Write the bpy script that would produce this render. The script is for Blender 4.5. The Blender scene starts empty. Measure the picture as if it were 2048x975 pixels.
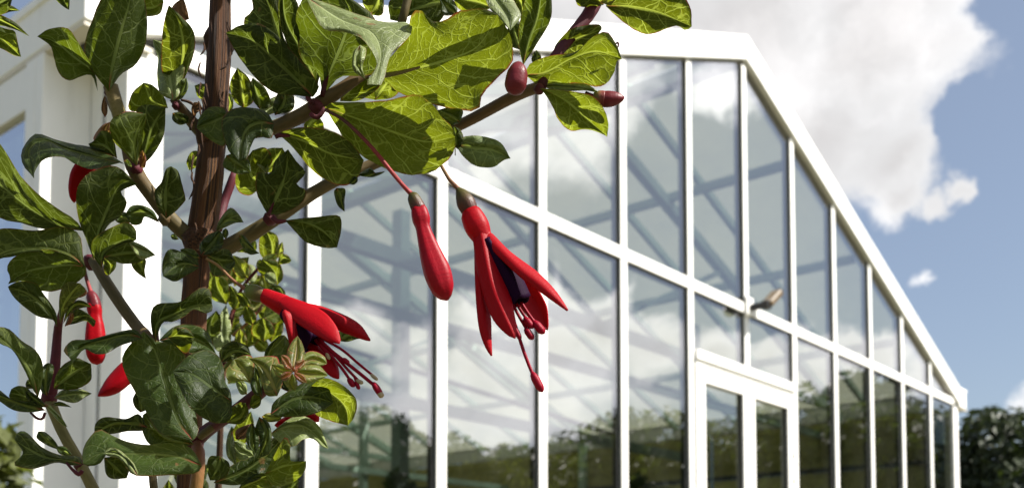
import bpy, bmesh, math, random
from mathutils import Vector, Matrix
R = math.radians
SC = bpy.context.scene
COL = SC.collection

# ------------------------------------------------------------------ camera
F_PX, CX, CY, PITCH, EYE = 2080.0, 1024.0, 1075.7, 0.0559, 0.75
cam = bpy.data.cameras.new('camera')
cam.sensor_width = 36.0
cam.lens = F_PX / 2048.0 * 36.0
cam.shift_y = (CY - 487.5) / 2048.0
cam.clip_start = 0.02
cam.clip_end = 4000
cam.dof.use_dof = True
cam.dof.focus_distance = 0.36
cam.dof.aperture_fstop = 22.0
co = bpy.data.objects.new('camera', cam)
COL.objects.link(co)
co.location = (0, 0, EYE)
co.rotation_euler = (math.pi / 2 + PITCH, 0, 0)
SC.camera = co
CP, SP = math.cos(PITCH), math.sin(PITCH)
PHI = 0.6997                                   # heading of the gable wall
W = 0.8                                        # width of one glazing bay
GX, GY = -0.8583, 4.4403                       # second glazing bar, on the ground
NRM = Vector((math.cos(PHI), -math.sin(PHI), 0))


def ray(x, y):
    a, b = (x - CX) / F_PX, -(y - CY) / F_PX
    return Vector((a, CP - b * SP, SP + b * CP))


def P(x, y, d):
    """the place in the garden at distance d (metres along +Y) that the photo shows at x, y"""
    r = ray(x, y)
    r = r * (d / r.y)
    return Vector((r.x, r.y, r.z + EYE))


def refl(x, y):
    r = ray(x, y).normalized()
    return r - 2 * r.dot(NRM) * NRM


# ------------------------------------------------------------------ light
SUN_AZ, SUN_EL = R(102), R(47)                 # clockwise from +Y
SUN = Vector((math.cos(SUN_EL) * math.sin(SUN_AZ), math.cos(SUN_EL) * math.cos(SUN_AZ), math.sin(SUN_EL)))
sl = bpy.data.lights.new('sun', 'SUN')
sl.energy = 4.8
sl.angle = R(0.5)
sl.color = (1.0, 0.955, 0.88)
so = bpy.data.objects.new('sun', sl)
COL.objects.link(so)
so.rotation_euler = (-SUN).to_track_quat('-Z', 'Y').to_euler()
so.location = (6, -2, 8)
SC.view_settings.view_transform = 'Standard'
SC.view_settings.look = 'None'
SC.view_settings.gamma = 1.0
SC.view_settings.use_curve_mapping = False
SC.view_settings.exposure = 1.38
SC.render.engine = 'CYCLES'
SC.cycles.max_bounces = 10
SC.cycles.transparent_max_bounces = 16
SC.cycles.caustics_reflective = False
SC.cycles.caustics_refractive = False
SC.cycles.sample_clamp_indirect = 6
SC.cycles.use_denoising = True


# ------------------------------------------------------------------ node helper
class NT:
    def __init__(s, tree):
        s.t = tree
        s.n = tree.nodes
        s.n.clear()

    def add(s, typ, **kw):
        n = s.n.new(typ)
        ins = kw.pop('ins', {})
        for k, v in kw.items():
            setattr(n, k, v)
        for k, v in ins.items():
            s.put(n.inputs[k], v)
        return n

    def put(s, sock, v):
        if isinstance(v, bpy.types.NodeSocket):
            s.t.links.new(v, sock)
        elif isinstance(v, bpy.types.Node):
            s.t.links.new(v.outputs[0], sock)
        else:
            if sock.type == 'RGBA' and len(v) == 3:
                v = (*v, 1)
            sock.default_value = v

    def m(s, op, a, b=None, c=None, clamp=False):
        n = s.add('ShaderNodeMath', operation=op, use_clamp=clamp)
        for i, v in enumerate((a, b, c)):
            if v is not None:
                s.put(n.inputs[i], v)
        return n.outputs[0]

    def vm(s, op, a, b=None, out=0):
        n = s.add('ShaderNodeVectorMath', operation=op)
        s.put(n.inputs[0], a)
        if b is not None:
            if op == 'SCALE':
                s.put(n.inputs['Scale'], b)
            else:
                s.put(n.inputs[1], b)
        return n.outputs[out]

    def mix(s, f, a, b):
        n = s.add('ShaderNodeMix', data_type='RGBA')
        s.put(n.inputs[0], f)
        s.put(n.inputs[6], a)
        s.put(n.inputs[7], b)
        return n.outputs[2]

    def ss(s, x, lo, hi, a=0.0, b=1.0):
        n = s.add('ShaderNodeMapRange', interpolation_type='SMOOTHSTEP')
        for k, v in zip((0, 1, 2, 3, 4), (x, lo, hi, a, b)):
            s.put(n.inputs[k], v)
        return n.outputs[0]

    def noise(s, vec, scale, detail=4, rough=0.55, out=0, dist=0.0):
        n = s.add('ShaderNodeTexNoise', ins={'Scale': scale, 'Detail': detail, 'Roughness': rough, 'Distortion': dist})
        if vec is not None:
            s.put(n.inputs['Vector'], vec)
        return n.outputs[out]

    def mixsh(s, f, a, b):
        n = s.add('ShaderNodeMixShader')
        s.put(n.inputs[0], f)
        s.put(n.inputs[1], a)
        s.put(n.inputs[2], b)
        return n.outputs[0]

    def out(s, sh):
        o = s.add('ShaderNodeOutputMaterial')
        s.put(o.inputs[0], sh)


def mat(name):
    m = bpy.data.materials.new(name)
    m.use_nodes = True
    return m, NT(m.node_tree)


# ------------------------------------------------------------------ sky with cumulus
wd = bpy.data.worlds.new('World')
SC.world = wd
wd.use_nodes = True
w = NT(wd.node_tree)
sky = w.add('ShaderNodeTexSky', sky_type='NISHITA', sun_disc=False)
sky.sun_elevation = SUN_EL
sky.sun_rotation = SUN_AZ
sky.air_density = 1.0
sky.dust_density = 1.6
sky.ozone_density = 2.0
dirn = w.add('ShaderNodeTexCoord').outputs['Generated']
CLOUDS = [(ray(x, y).normalized(), r / F_PX, s) for x, y, r, s in (
    (1500, 60, 300, 1.0), (1760, 60, 230, 1.0), (1640, 260, 190, 1.0), (1590, 420, 120, .9), (1770, 330, 120, .9), (1250, -60, 420, 1.0),
    (1870, 90, 130, .75), (1810, 230, 80, .5), (1935, 375, 46, .9), (1880, 418, 58, .85), (1800, 408, 80, .85),
    (1845, 600, 55, 1.0), (2070, 782, 85, 1.0), (620, -420, 420, 1.0))]
CLOUDS += [(refl(x, y), r / F_PX, s) for x, y, r, s in (
    (735, 640, 85, .8), (840, 720, 110, .6), (970, 700, 110, .75), (1110, 690, 110, .8), (1200, 640, 80, .85), (1320, 680, 100, .8), (1440, 700, 80, .8),
    (1540, 740, 70, .9), (1640, 730, 90, .95), (1700, 690, 80, .9), (1760, 700, 90, .95), (1850, 760, 90, .8), (1120, 200, 210, .8),
    (930, 330, 170, .7), (1430, 210, 90, .5))]
CLEAR = [(ray(x, y).normalized(), r / F_PX, s) for x, y, r, s in (
    (2090, 420, 150, 1.3), (2010, 640, 260, 1.0), (1960, 240, 80, .8), (1990, 20, 60, .7), (100, 0, 260, 1.0), (760, 10, 120, .8))]
CLEAR += [(refl(x, y), r / F_PX, s) for x, y, r, s in (
    (1180, 510, 90, 1.0), (1450, 440, 190, 1.0), (1620, 500, 170, 1.2), (1530, 620, 60, 1.0), (770, 450, 200, 1.2), (1800, 560, 130, .8), (1000, 560, 60, .6), (980, 480, 120, .9), (1330, 560, 60, .8), (1350, 380, 160, .7), (1700, 600, 60, .7))]
SIDE = Vector((-math.sin(PHI), -math.cos(PHI), 0))
q_ = ray(25, 350).normalized()
CLEAR.append((q_ - 2 * q_.dot(SIDE) * SIDE, .35, 1.3))
warp = w.vm('SUBTRACT', w.noise(dirn, 8.0, 8, .62, out=1), (.5, .5, .5))
dw = w.vm('ADD', dirn, w.vm('SCALE', warp, .10))


def blobs(lst):
    f = None
    for c, r, s in lst:
        d = w.vm('DISTANCE', dw, tuple(c), out=1)
        g = w.m('MULTIPLY_ADD', d, -s / r, s)
        f = g if f is None else w.m('SMOOTH_MAX', f, g, .12)
    return w.m('MAXIMUM', f, 0.0)


base = w.m('MULTIPLY', w.m('SUBTRACT', w.noise(w.vm('MULTIPLY', dirn, (1, 1, 1.7)), 2.3, 3, .5), .53), 2.6)
base = w.m('MINIMUM', base, .5)
field = w.m('SUBTRACT', w.m('MAXIMUM', base, w.m('MULTIPLY', blobs(CLOUDS), 1.15)), w.m('MULTIPLY', blobs(CLEAR), 1.25))
fine = w.m('SUBTRACT', w.noise(w.vm('MULTIPLY', dirn, (1, 1, 1.35)), 7.0, 10, .62, dist=.3), .5)
dens = w.m('ADD', field, w.m('MULTIPLY', fine, 1.25))
mask = w.ss(dens, .02, .5)
soft = w.noise(dw, 6.5, 5, .55)
thick = w.ss(w.m('ADD', dens, w.m('MULTIPLY', soft, .6)), .55, 1.5)
ccol = w.mix(thick, (9.0, 8.95, 9.0), (7.4, 7.2, 7.15))
ccol = w.mix(w.ss(soft, .38, .62), w.vm('SCALE', ccol, .74), ccol)
pale = w.mix(.24, sky.outputs[0], (4.4, 4.7, 5.2))            # thin summer haze in front of the blue
sund = w.vm('DOT_PRODUCT', dirn, tuple(SUN), out=1)
ccol = w.vm('SCALE', ccol, w.ss(sund, .35, .98, 1.0, 3.0))           # clouds towards the sun scatter it forward
final = w.mix(w.m('MULTIPLY', mask, .97), pale, ccol)
bg = w.add('ShaderNodeBackground', ins={'Color': final, 'Strength': 0.05})
wo = w.add('ShaderNodeOutputWorld')
w.put(wo.inputs[0], bg.outputs[0])


# ------------------------------------------------------------------ object helpers
def wloc(o):
    v = Vector((0, 0, 0))
    while o is not None:
        v += o.location
        o = o.parent
    return v


def tag(o, label=None, cat=None, group=None, kind=None):
    if label: o['label'] = label
    if cat: o['category'] = cat
    if group: o['group'] = group
    if kind: o['kind'] = kind
    return o


def empty(name, loc=(0, 0, 0), parent=None, rz=0):
    o = bpy.data.objects.new(name, None)
    COL.objects.link(o)
    o.empty_display_size = .05
    if parent is not None:
        o.parent = parent
        o.location = Vector(loc) - wloc(parent)
    else:
        o.location = loc
    o.rotation_euler = (0, 0, rz)
    return o


def mesh(name, verts, faces, m, parent=None, uvs=None, smooth=True, local=False):
    me = bpy.data.meshes.new(name)
    off = Vector((0, 0, 0)) if (local or parent is None) else wloc(parent)
    me.from_pydata([tuple(Vector(v) - off) for v in verts], [], faces)
    if uvs:
        for nm, data in uvs.items():
            l = me.uv_layers.new(name=nm)
            flat = []
            for lp in me.loops:
                flat += data[lp.vertex_index]
            l.data.foreach_set('uv', flat)
    if smooth:
        me.polygons.foreach_set('use_smooth', [True] * len(me.polygons))
    me.materials.append(m)
    o = bpy.data.objects.new(name, me)
    COL.objects.link(o)
    if parent is not None:
        o.parent = parent
    return o


def share(name, o, parent=None, loc=None, rot=None, scale=None):
    c = bpy.data.objects.new(name, o.data)
    COL.objects.link(c)
    c.parent = parent
    if loc is not None: c.location = loc
    if rot is not None: c.rotation_euler = rot
    if scale is not None: c.scale = scale
    return c


class MB:
    """collects boxes / prisms / tubes into one mesh"""
    def __init__(s):
        s.v, s.f = [], []

    def hexa(s, c):
        i = len(s.v)
        s.v += [tuple(p) for p in c]
        s.f += [tuple(i + k for k in q) for q in ((3, 2, 1, 0), (4, 5, 6, 7), (0, 1, 5, 4), (1, 2, 6, 5), (2, 3, 7, 6), (3, 0, 4, 7))]
        return s

    def box(s, x0, x1, y0, y1, z0, z1):
        return s.hexa([(x0, y0, z0), (x1, y0, z0), (x1, y1, z0), (x0, y1, z0), (x0, y0, z1), (x1, y0, z1), (x1, y1, z1), (x0, y1, z1)])

    def prism(s, poly, y0, y1):
        """poly: (x, z) counter-clockwise seen from -y"""
        i, n = len(s.v), len(poly)
        s.v += [(x, y0, z) for x, z in poly] + [(x, y1, z) for x, z in poly]
        s.f.append(tuple(i + k for k in range(n)))
        s.f.append(tuple(i + n + k for k in reversed(range(n))))
        for k in range(n):
            k2 = (k + 1) % n
            s.f.append((i + k2, i + k, i + n + k, i + n + k2))
        return s

    def beam(s, a, b, w_, h_):
        a, b = Vector(a), Vector(b)
        d = (b - a).normalized()
        u = d.cross(Vector((0, 0, 1)))
        if u.length < .01: u = Vector((1, 0, 0))
        u.normalize()
        v = u.cross(d)
        u, v = u * w_ / 2, v * h_ / 2
        return s.hexa([a - u - v, a + u - v, b + u - v, b - u - v, a - u + v, a + u + v, b + u + v, b - u + v])

    def build(s, name, m, parent=None, bevel=0.0, smooth=False):
        o = mesh(name, s.v, s.f, m, parent, smooth=smooth, local=True)
        if bevel:
            md = o.modifiers.new('bevel', 'BEVEL')
            md.width = bevel
            md.segments = 2
            md.limit_method = 'ANGLE'
        return o


def cat(pts, n):
    """Catmull-Rom through pts, n+1 samples evenly spread over chord length"""
    pts = [Vector(p) for p in pts]
    if len(pts) == 2:
        return [pts[0].lerp(pts[1], i / n) for i in range(n + 1)]
    q = [pts[0] * 2 - pts[1]] + pts + [pts[-1] * 2 - pts[-2]]
    fine_ = []
    for k in range(len(pts) - 1):
        p0, p1, p2, p3 = q[k:k + 4]
        for j in range(12):
            t = j / 12
            fine_.append(.5 * ((2 * p1) + (p2 - p0) * t + (2 * p0 - 5 * p1 + 4 * p2 - p3) * t * t + (3 * p1 - p0 - 3 * p2 + p3) * t ** 3))
    fine_.append(pts[-1])
    acc = [0]
    for a, b in zip(fine_, fine_[1:]):
        acc.append(acc[-1] + (b - a).length)
    out, k = [], 0
    for i in range(n + 1):
        s_ = acc[-1] * i / n
        while k < len(acc) - 2 and acc[k + 1] < s_: k += 1
        d = acc[k + 1] - acc[k]
        out.append(fine_[k].lerp(fine_[k + 1], 0 if d == 0 else min(1, (s_ - acc[k]) / d)))
    return out


def radii(pts, rad, n):
    pts = [Vector(p) for p in pts]
    if len(rad) != len(pts):
        rad = [rad[0] + (rad[-1] - rad[0]) * i / (len(pts) - 1) for i in range(len(pts))]
    acc = [0.]
    for a, b in zip(pts, pts[1:]): acc.append(acc[-1] + (b - a).length)
    m_ = len(pts)
    sl_ = [(rad[i + 1] - rad[i]) / max(acc[i + 1] - acc[i], 1e-9) for i in range(m_ - 1)]
    tg = [sl_[0]] + [0 if sl_[i - 1] * sl_[i] <= 0 else 2 * sl_[i - 1] * sl_[i] / (sl_[i - 1] + sl_[i]) for i in range(1, m_ - 1)] + [sl_[-1] * 1.5]
    out = []
    for i in range(n + 1):
        x = acc[-1] * i / n
        k = 0
        while k < m_ - 2 and acc[k + 1] < x: k += 1
        h = max(acc[k + 1] - acc[k], 1e-9)
        t = (x - acc[k]) / h
        out.append(max(0, (1 + 2 * t) * (1 - t) ** 2 * rad[k] + t * (1 - t) ** 2 * h * tg[k] + t * t * (3 - 2 * t) * rad[k + 1] + t * t * (t - 1) * h * tg[k + 1]))
    return out


def tube(name, pts, rad, m, parent, n=14, sides=10, ridges=0.0, seed=0, cap=True, lobes=0, lobe=0.0):
    """round tube along pts (world), radii interpolated; ridges roughen it lengthwise"""
    rnd = random.Random(seed)
    c = cat(pts, n)
    rr = radii(pts, rad, n)
    ph = [rnd.uniform(0, 6.28) for _ in range(6)]
    v, fc, uv = [], [], []
    t0 = (c[1] - c[0]).normalized()
    u = t0.orthogonal().normalized()
    for i, p in enumerate(c):
        t = (c[min(i + 1, n)] - c[max(i - 1, 0)]).normalized()
        u = (u - t * u.dot(t)).normalized()
        b = t.cross(u)
        for k in range(sides):
            a = 6.28318 * k / sides
            r_ = max(rr[i], 1e-5)
            if ridges:
                r_ *= 1 + ridges * (math.sin(a * 3 + ph[0] + i * .23) * .5 + math.sin(a * 7 + ph[1] - i * .31) * .35 + math.sin(a * 5 + ph[2] + i * 1.3) * .25 + rnd.uniform(-.3, .3))
            if lobes:
                r_ *= 1 + lobe * abs(math.cos(a * lobes / 2 + .5)) - lobe
            v.append(p + (u * math.cos(a) + b * math.sin(a)) * r_)
            uv.append((k / sides, i / n))
    for i in range(n):
        for k in range(sides):
            k2 = (k + 1) % sides
            fc.append((i * sides + k, i * sides + k2, (i + 1) * sides + k2, (i + 1) * sides + k))
    if cap:
        fc.append(tuple(reversed(range(sides))))
        fc.append(tuple(n * sides + k for k in range(sides)))
    return mesh(name, v, fc, m, parent, {'UVMap': uv})


# ------------------------------------------------------------------ materials
def princ(nt, col, rough=.5, spec=.4, **k):
    n = nt.add('ShaderNodeBsdfPrincipled')
    nt.put(n.inputs['Base Color'], col)
    nt.put(n.inputs['Roughness'], rough)
    nt.put(n.inputs['Specular IOR Level'], spec)
    for a, b in k.items():
        nt.put(n.inputs[a], b)
    return n


def leaf_mat(name, top, under, trans, vein_t, vein_u, red=.35, gloss=.46, tw=.5):
    m, t = mat(name)
    uv = t.add('ShaderNodeUVMap', uv_map='UVMap').outputs[0]
    sz = t.add('ShaderNodeUVMap', uv_map='Size').outputs[0]
    oi = t.add('ShaderNodeObjectInfo')
    rnd = oi.outputs['Random']
    sep = t.add('ShaderNodeSeparateXYZ', ins={0: uv})
    ss_ = t.add('ShaderNodeSeparateXYZ', ins={0: sz})
    off = t.vm('SCALE', t.add('ShaderNodeCombineXYZ', ins={0: rnd, 1: rnd, 2: rnd}).outputs[0], 37.0)
    szo = t.vm('ADD', sz, off)
    wob = t.vm('SCALE', t.vm('SUBTRACT', t.noise(szo, 1.1, 3, .5, out=1), (.5, .5, .5)), .75)
    szw = t.vm('ADD', szo, wob)
    av = t.m('ABSOLUTE', ss_.outputs[1])
    mw = t.m('MULTIPLY_ADD', sep.outputs[0], -.085, .115)
    midw = t.ss(av, t.m('MULTIPLY', mw, .55), mw, 1, 0)
    wobs = t.add('ShaderNodeSeparateXYZ', ins={0: wob})
    s_ = t.m('ADD', t.m('SUBTRACT', ss_.outputs[0], t.m('MULTIPLY', t.m('POWER', av, .85), .78)), t.m('MULTIPLY', wobs.outputs[0], .75))
    side = t.m('MULTIPLY', t.m('GREATER_THAN', ss_.outputs[1], 0), .31)
    lat = t.m('PINGPONG', t.m('ADD', s_, side), .36)
    latm = t.m('MULTIPLY', t.ss(lat, .012, .034, 1, 0), t.ss(sep.outputs[0], .0, .12))
    vo = t.add('ShaderNodeTexVoronoi', feature='DISTANCE_TO_EDGE', ins={'Scale': 1.45, 'Vector': szw})
    net = t.ss(vo.outputs[0], .014, .046, 1, 0)
    vo2 = t.add('ShaderNodeTexVoronoi', feature='DISTANCE_TO_EDGE', ins={'Scale': 5.5, 'Vector': szw})
    net2 = t.m('MULTIPLY', t.ss(vo2.outputs[0], .02, .08, 1, 0), .22)
    vein = t.m('MAXIMUM', t.m('MAXIMUM', midw, t.m('MULTIPLY', latm, .85)), t.m('MAXIMUM', t.m('MULTIPLY', net, .5), net2))
    big = t.noise(szo, .8, 4, .6)
    blot = t.noise(szo, 4.5, 6, .65)
    avn = t.m('ABSOLUTE', sep.outputs[1])
    edge = t.m('MULTIPLY', t.ss(avn, .93, .99), t.m('MULTIPLY', t.ss(big, .38, .6), red))
    foot = t.m('MULTIPLY', t.m('MULTIPLY', t.ss(sep.outputs[0], .03, .2, 1, 0), midw), .75)
    back = t.add('ShaderNodeNewGeometry').outputs['Backfacing']
    bri = t.m('MULTIPLY_ADD', rnd, .5, .72)
    bri = t.m('MULTIPLY', bri, t.m('MULTIPLY_ADD', big, .7, .65))
    ct = t.mix(vein, t.vm('SCALE', t.mix(t.ss(blot, .3, .75), top, tuple(x * .72 for x in top)), bri), vein_t)
    cu = t.mix(vein, t.vm('SCALE', t.mix(t.ss(blot, .3, .75), under, tuple(x * .8 for x in under)), bri), vein_u)
    c = t.mix(back, ct, cu)
    redc = (.26, .018, .028)
    c = t.mix(edge, c, redc)
    c = t.mix(foot, c, redc)
    scar = t.m('MULTIPLY', t.ss(t.noise(szo, 1.7, 3, .5), .70, .735), .85)
    c = t.mix(scar, c, (.16, .085, .035))
    tr = t.mix(vein, t.vm('SCALE', trans, bri), tuple(min(1, x * 2.3 + .05) for x in trans))
    tr = t.mix(edge, tr, (.17, .03, .012))
    tr = t.mix(foot, tr, (.3, .03, .03))
    hgt = t.m('ADD', t.m('MULTIPLY', vein, -1.0), t.m('MULTIPLY', blot, .5))
    dist = t.m('MULTIPLY_ADD', back, -.0009, .00042)
    bp = t.add('ShaderNodeBump', ins={'Strength': .75, 'Distance': dist, 'Height': hgt})
    rgh = t.m('MULTIPLY_ADD', back, .16, gloss)
    pb = princ(t, c, rgh, t.m('MULTIPLY_ADD', back, -.06, .24), Normal=bp.outputs[0])
    tl = t.add('ShaderNodeBsdfTranslucent', ins={'Color': tr, 'Normal': bp.outputs[0]})
    t.out(t.mixsh(tw, pb.outputs[0], tl.outputs[0]))
    return m


M = {}
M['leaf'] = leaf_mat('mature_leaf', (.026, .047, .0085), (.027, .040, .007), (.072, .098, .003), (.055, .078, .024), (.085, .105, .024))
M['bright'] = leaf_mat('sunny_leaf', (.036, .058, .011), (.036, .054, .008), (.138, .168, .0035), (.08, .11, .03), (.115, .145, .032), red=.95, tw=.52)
M['pale'] = leaf_mat('sunlit_grey_green_leaf', (.15, .185, .062), (.085, .115, .042), (.10, .135, .008), (.24, .28, .13), (.15, .19, .07), gloss=.45, tw=.3)  # grey-green leaf, with the pale sheen of sunlit tops put into its colour
M['young'] = leaf_mat('young_leaf', (.12, .15, .035), (.09, .11, .03), (.2, .23, .01), (.20, .15, .06), (.2, .2, .07), red=1.6, gloss=.35, tw=.45)
M['shoot'] = leaf_mat('red_shoot_leaf', (.14, .10, .04), (.16, .07, .045), (.28, .17, .025), (.2, .045, .04), (.2, .045, .04), red=1.8, gloss=.35, tw=.4)
M['dry'] = leaf_mat('withered_leaf', (.10, .055, .025), (.10, .055, .025), (.20, .10, .03), (.12, .07, .04), (.12, .07, .04), gloss=.6, tw=.25)


def sepal_mat(name, col, trans, rough=.46, tw=.3, spec=.14):
    m, t = mat(name)
    tc = t.add('ShaderNodeTexCoord').outputs['Object']
    uv = t.add('ShaderNodeUVMap', uv_map='UVMap').outputs[0]
    st = t.vm('MULTIPLY', uv, (2.5, 26, 1))
    stripe = t.noise(st, 1.0, 3, .5)
    n2 = t.noise(tc, 160, 3, .6)
    c = t.mix(t.ss(stripe, .35, .65), tuple(x * .8 for x in col), col)
    c = t.mix(t.ss(n2, .45, .75), c, tuple(x * .86 for x in col))
    spk = t.noise(tc, 1500, 2, .5)
    bp = t.add('ShaderNodeBump', ins={'Strength': .4, 'Distance': .0002, 'Height': t.m('ADD', t.m('MULTIPLY', spk, 1.0), t.m('MULTIPLY', stripe, .8))})
    pb = princ(t, c, rough, spec, Normal=bp.outputs[0])
    tl = t.add('ShaderNodeBsdfTranslucent', ins={'Color': trans})
    t.out(t.mixsh(tw, pb.outputs[0], tl.outputs[0]))
    return m


M['red'] = sepal_mat('fuchsia_red', (.36, .0014, .007), (.44, .0016, .004))
M['budred'] = sepal_mat('bud_red', (.27, .0022, .010), (.3, .0025, .006), tw=.12)
M['crimson'] = sepal_mat('filament_crimson', (.26, .0018, .017), (.3, .003, .018), tw=.2)
M['purple'] = sepal_mat('corolla_purple', (.014, .0012, .017), (.045, .0016, .045), rough=.65, tw=.15, spec=.06)
M['pollen'] = sepal_mat('anther_pollen', (.36, .28, .17), (.2, .13, .07), rough=.7, tw=.1)
M['darkbud'] = sepal_mat('dark_bud', (.12, .015, .02), (.12, .012, .012), rough=.38, tw=.06)


def ramp_tube_mat(name, c0, c1, rough=.4, sc=30):
    """colour runs from c0 at the foot to c1 at the end of the tube"""
    m, t = mat(name)
    uv = t.add('ShaderNodeUVMap', uv_map='UVMap').outputs[0]
    s_ = t.add('ShaderNodeSeparateXYZ', ins={0: uv})
    n = t.noise(t.vm('MULTIPLY', uv, (6, 9, 1)), 2.0, 4, .6)
    k = t.ss(t.m('ADD', s_.outputs[1], t.m('MULTIPLY', t.m('SUBTRACT', n, .5), .5)), .15, .85)
    c = t.mix(k, c0, c1)
    c = t.mix(t.ss(n, .3, .7), t.vm('SCALE', c, .72), c)
    bp = t.add('ShaderNodeBump', ins={'Strength': .5, 'Distance': .0003, 'Height': t.noise(t.vm('MULTIPLY', uv, (22, 4, 1)), 2.0, 4, .6)})
    t.out(princ(t, c, rough + .12, .22, Normal=bp.outputs[0]).outputs[0])
    return m


M['ovary'] = ramp_tube_mat('ovary_green', (.06, .052, .014), (.068, .02, .014), .3)
M['ovaryg'] = ramp_tube_mat('ovary_light_green', (.10, .13, .02), (.09, .06, .02), .3)
M['pedicel'] = ramp_tube_mat('pedicel_red', (.075, .026, .02), (.27, .025, .026), .4)
M['pedicelo'] = ramp_tube_mat('pedicel_ochre', (.2, .11, .035), (.18, .07, .035), .4)
M['twig'] = ramp_tube_mat('twig_olive', (.092, .070, .024), (.10, .060, .024), .5)
M['twigo'] = ramp_tube_mat('twig_ochre', (.17, .145, .045), (.18, .135, .06), .5)
M['twigr'] = ramp_tube_mat('twig_red', (.062, .009, .013), (.085, .01, .017), .5)
M['budtip'] = ramp_tube_mat('green_bud', (.13, .11, .022), (.17, .03, .025), .35)


def bark_mat():
    m, t = mat('peeling_bark')
    uv = t.add('ShaderNodeUVMap', uv_map='UVMap').outputs[0]
    st = t.noise(t.vm('MULTIPLY', uv, (9, 5, 1)), 1.6, 7, .65, dist=.6)
    fb = t.noise(t.vm('MULTIPLY', uv, (38, 7, 1)), 1.5, 5, .7, dist=.3)
    n3 = t.noise(t.vm('MULTIPLY', uv, (6, 34, 1)), 2.0, 5, .6)
    c = t.mix(t.ss(st, .42, .56), (.028, .012, .005), (.10, .038, .012))
    c = t.mix(t.ss(fb, .5, .66), c, (.18, .082, .028))
    c = t.mix(t.ss(n3, .6, .75), c, (.045, .028, .018))
    h = t.m('ADD', t.m('MULTIPLY', st, 1.0), t.m('ADD', t.m('MULTIPLY', fb, .8), t.m('MULTIPLY', n3, .3)))
    bp = t.add('ShaderNodeBump', ins={'Strength': 1.0, 'Distance': .0016, 'Height': h})
    t.out(princ(t, c, .75, .3, Normal=bp.outputs[0]).outputs[0])
    return m


M['bark'] = bark_mat()


def plain(name, col, rough=.5, spec=.4, var=.12, sc=6.0, bump=0.0, metal=0.0, grime=0.0):
    m, t = mat(name)
    tc = t.add('ShaderNodeTexCoord').outputs['Object']
    n = t.noise(tc, sc, 6, .6)
    n2 = t.noise(t.vm('MULTIPLY', tc, (1, 1, .12)), sc * 5, 4, .6)
    c = t.mix(t.ss(n, .3, .7), tuple(x * (1 - var) for x in col), col)
    if grime:
        c = t.mix(t.m('MULTIPLY', t.ss(n2, .52, .75), grime), c, (.22, .21, .17))
    kw = {'Metallic': metal}
    if bump:
        kw['Normal'] = t.add('ShaderNodeBump', ins={'Strength': .6, 'Distance': bump, 'Height': t.noise(tc, sc * 9, 5, .65)}).outputs[0]
    t.out(princ(t, c, t.m('MULTIPLY_ADD', n, .12, rough - .06), spec, **kw).outputs[0])
    return m


M['white'] = plain('white_powder_coat', (.80, .795, .77), .42, .45, .05, 3, grime=.16)
M['rubber'] = plain('black_gasket', (.075, .073, .07), .7, .25, .2, 20)
M['mint'] = plain('mint_green_steel', (.44, .57, .49), .45, .4, .10, 4)
M['soffit'] = plain('cream_soffit', (.62, .58, .50), .6, .3, .08, 3, grime=.1)
M['dark'] = plain('dark_metal', (.035, .033, .032), .5, .4, .2, 20)
M['grey'] = plain('grey_concrete', (.34, .33, .30), .85, .2, .25, 5, bump=.004)
M['amber'] = plain('amber_lamp_hood', (.115, .075, .032), .45, .4, .15, 30)
M['terracotta'] = plain('terracotta', (.38, .15, .07), .8, .2, .2, 12, bump=.001)
M['wood'] = plain('bench_timber', (.16, .13, .08), .8, .2, .3, 12, bump=.001)
M['olive'] = plain('olive_shade_cloth', (.62, .58, .27), .9, .1, .18, 2.0, bump=.002)
M['treebark'] = plain('tree_bark', (.10, .078, .055), .9, .2, .4, 6, bump=.02)
M['orange'] = plain('orange_petals', (.60, .16, .04), .6, .3, .3, 40)


def foliage(name, a, b, tw=.35):
    m, t = mat(name)
    oi = t.add('ShaderNodeObjectInfo').outputs['Random']
    tc = t.add('ShaderNodeTexCoord').outputs['Object']
    n = t.noise(tc, 1.6, 4, .6)
    g = t.noise(tc, 23.0, 2, .6)
    c = t.mix(t.ss(t.m('MULTIPLY_ADD', oi, .3, n), .4, .85), a, b)
    c = t.vm('SCALE', c, t.m('MULTIPLY_ADD', g, 1.0, .5))
    pb = princ(t, c, .55, .35)
    tl = t.add('ShaderNodeBsdfTranslucent', ins={'Color': t.vm('MULTIPLY', c, (2.0, 2.1, .9))})
    t.out(t.mixsh(tw, pb.outputs[0], tl.outputs[0]))
    return m


M['tree_dark'] = foliage('dark_tree_foliage', (.012, .020, .008), (.028, .040, .013), .15)
M['tree_mid'] = foliage('mid_tree_foliage', (.028, .042, .012), (.06, .074, .02))
M['tree_light'] = foliage('olive_tree_foliage', (.045, .058, .015), (.08, .092, .026))
M['potplant'] = foliage('pot_plant_foliage', (.030, .065, .020), (.07, .12, .03))


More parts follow.
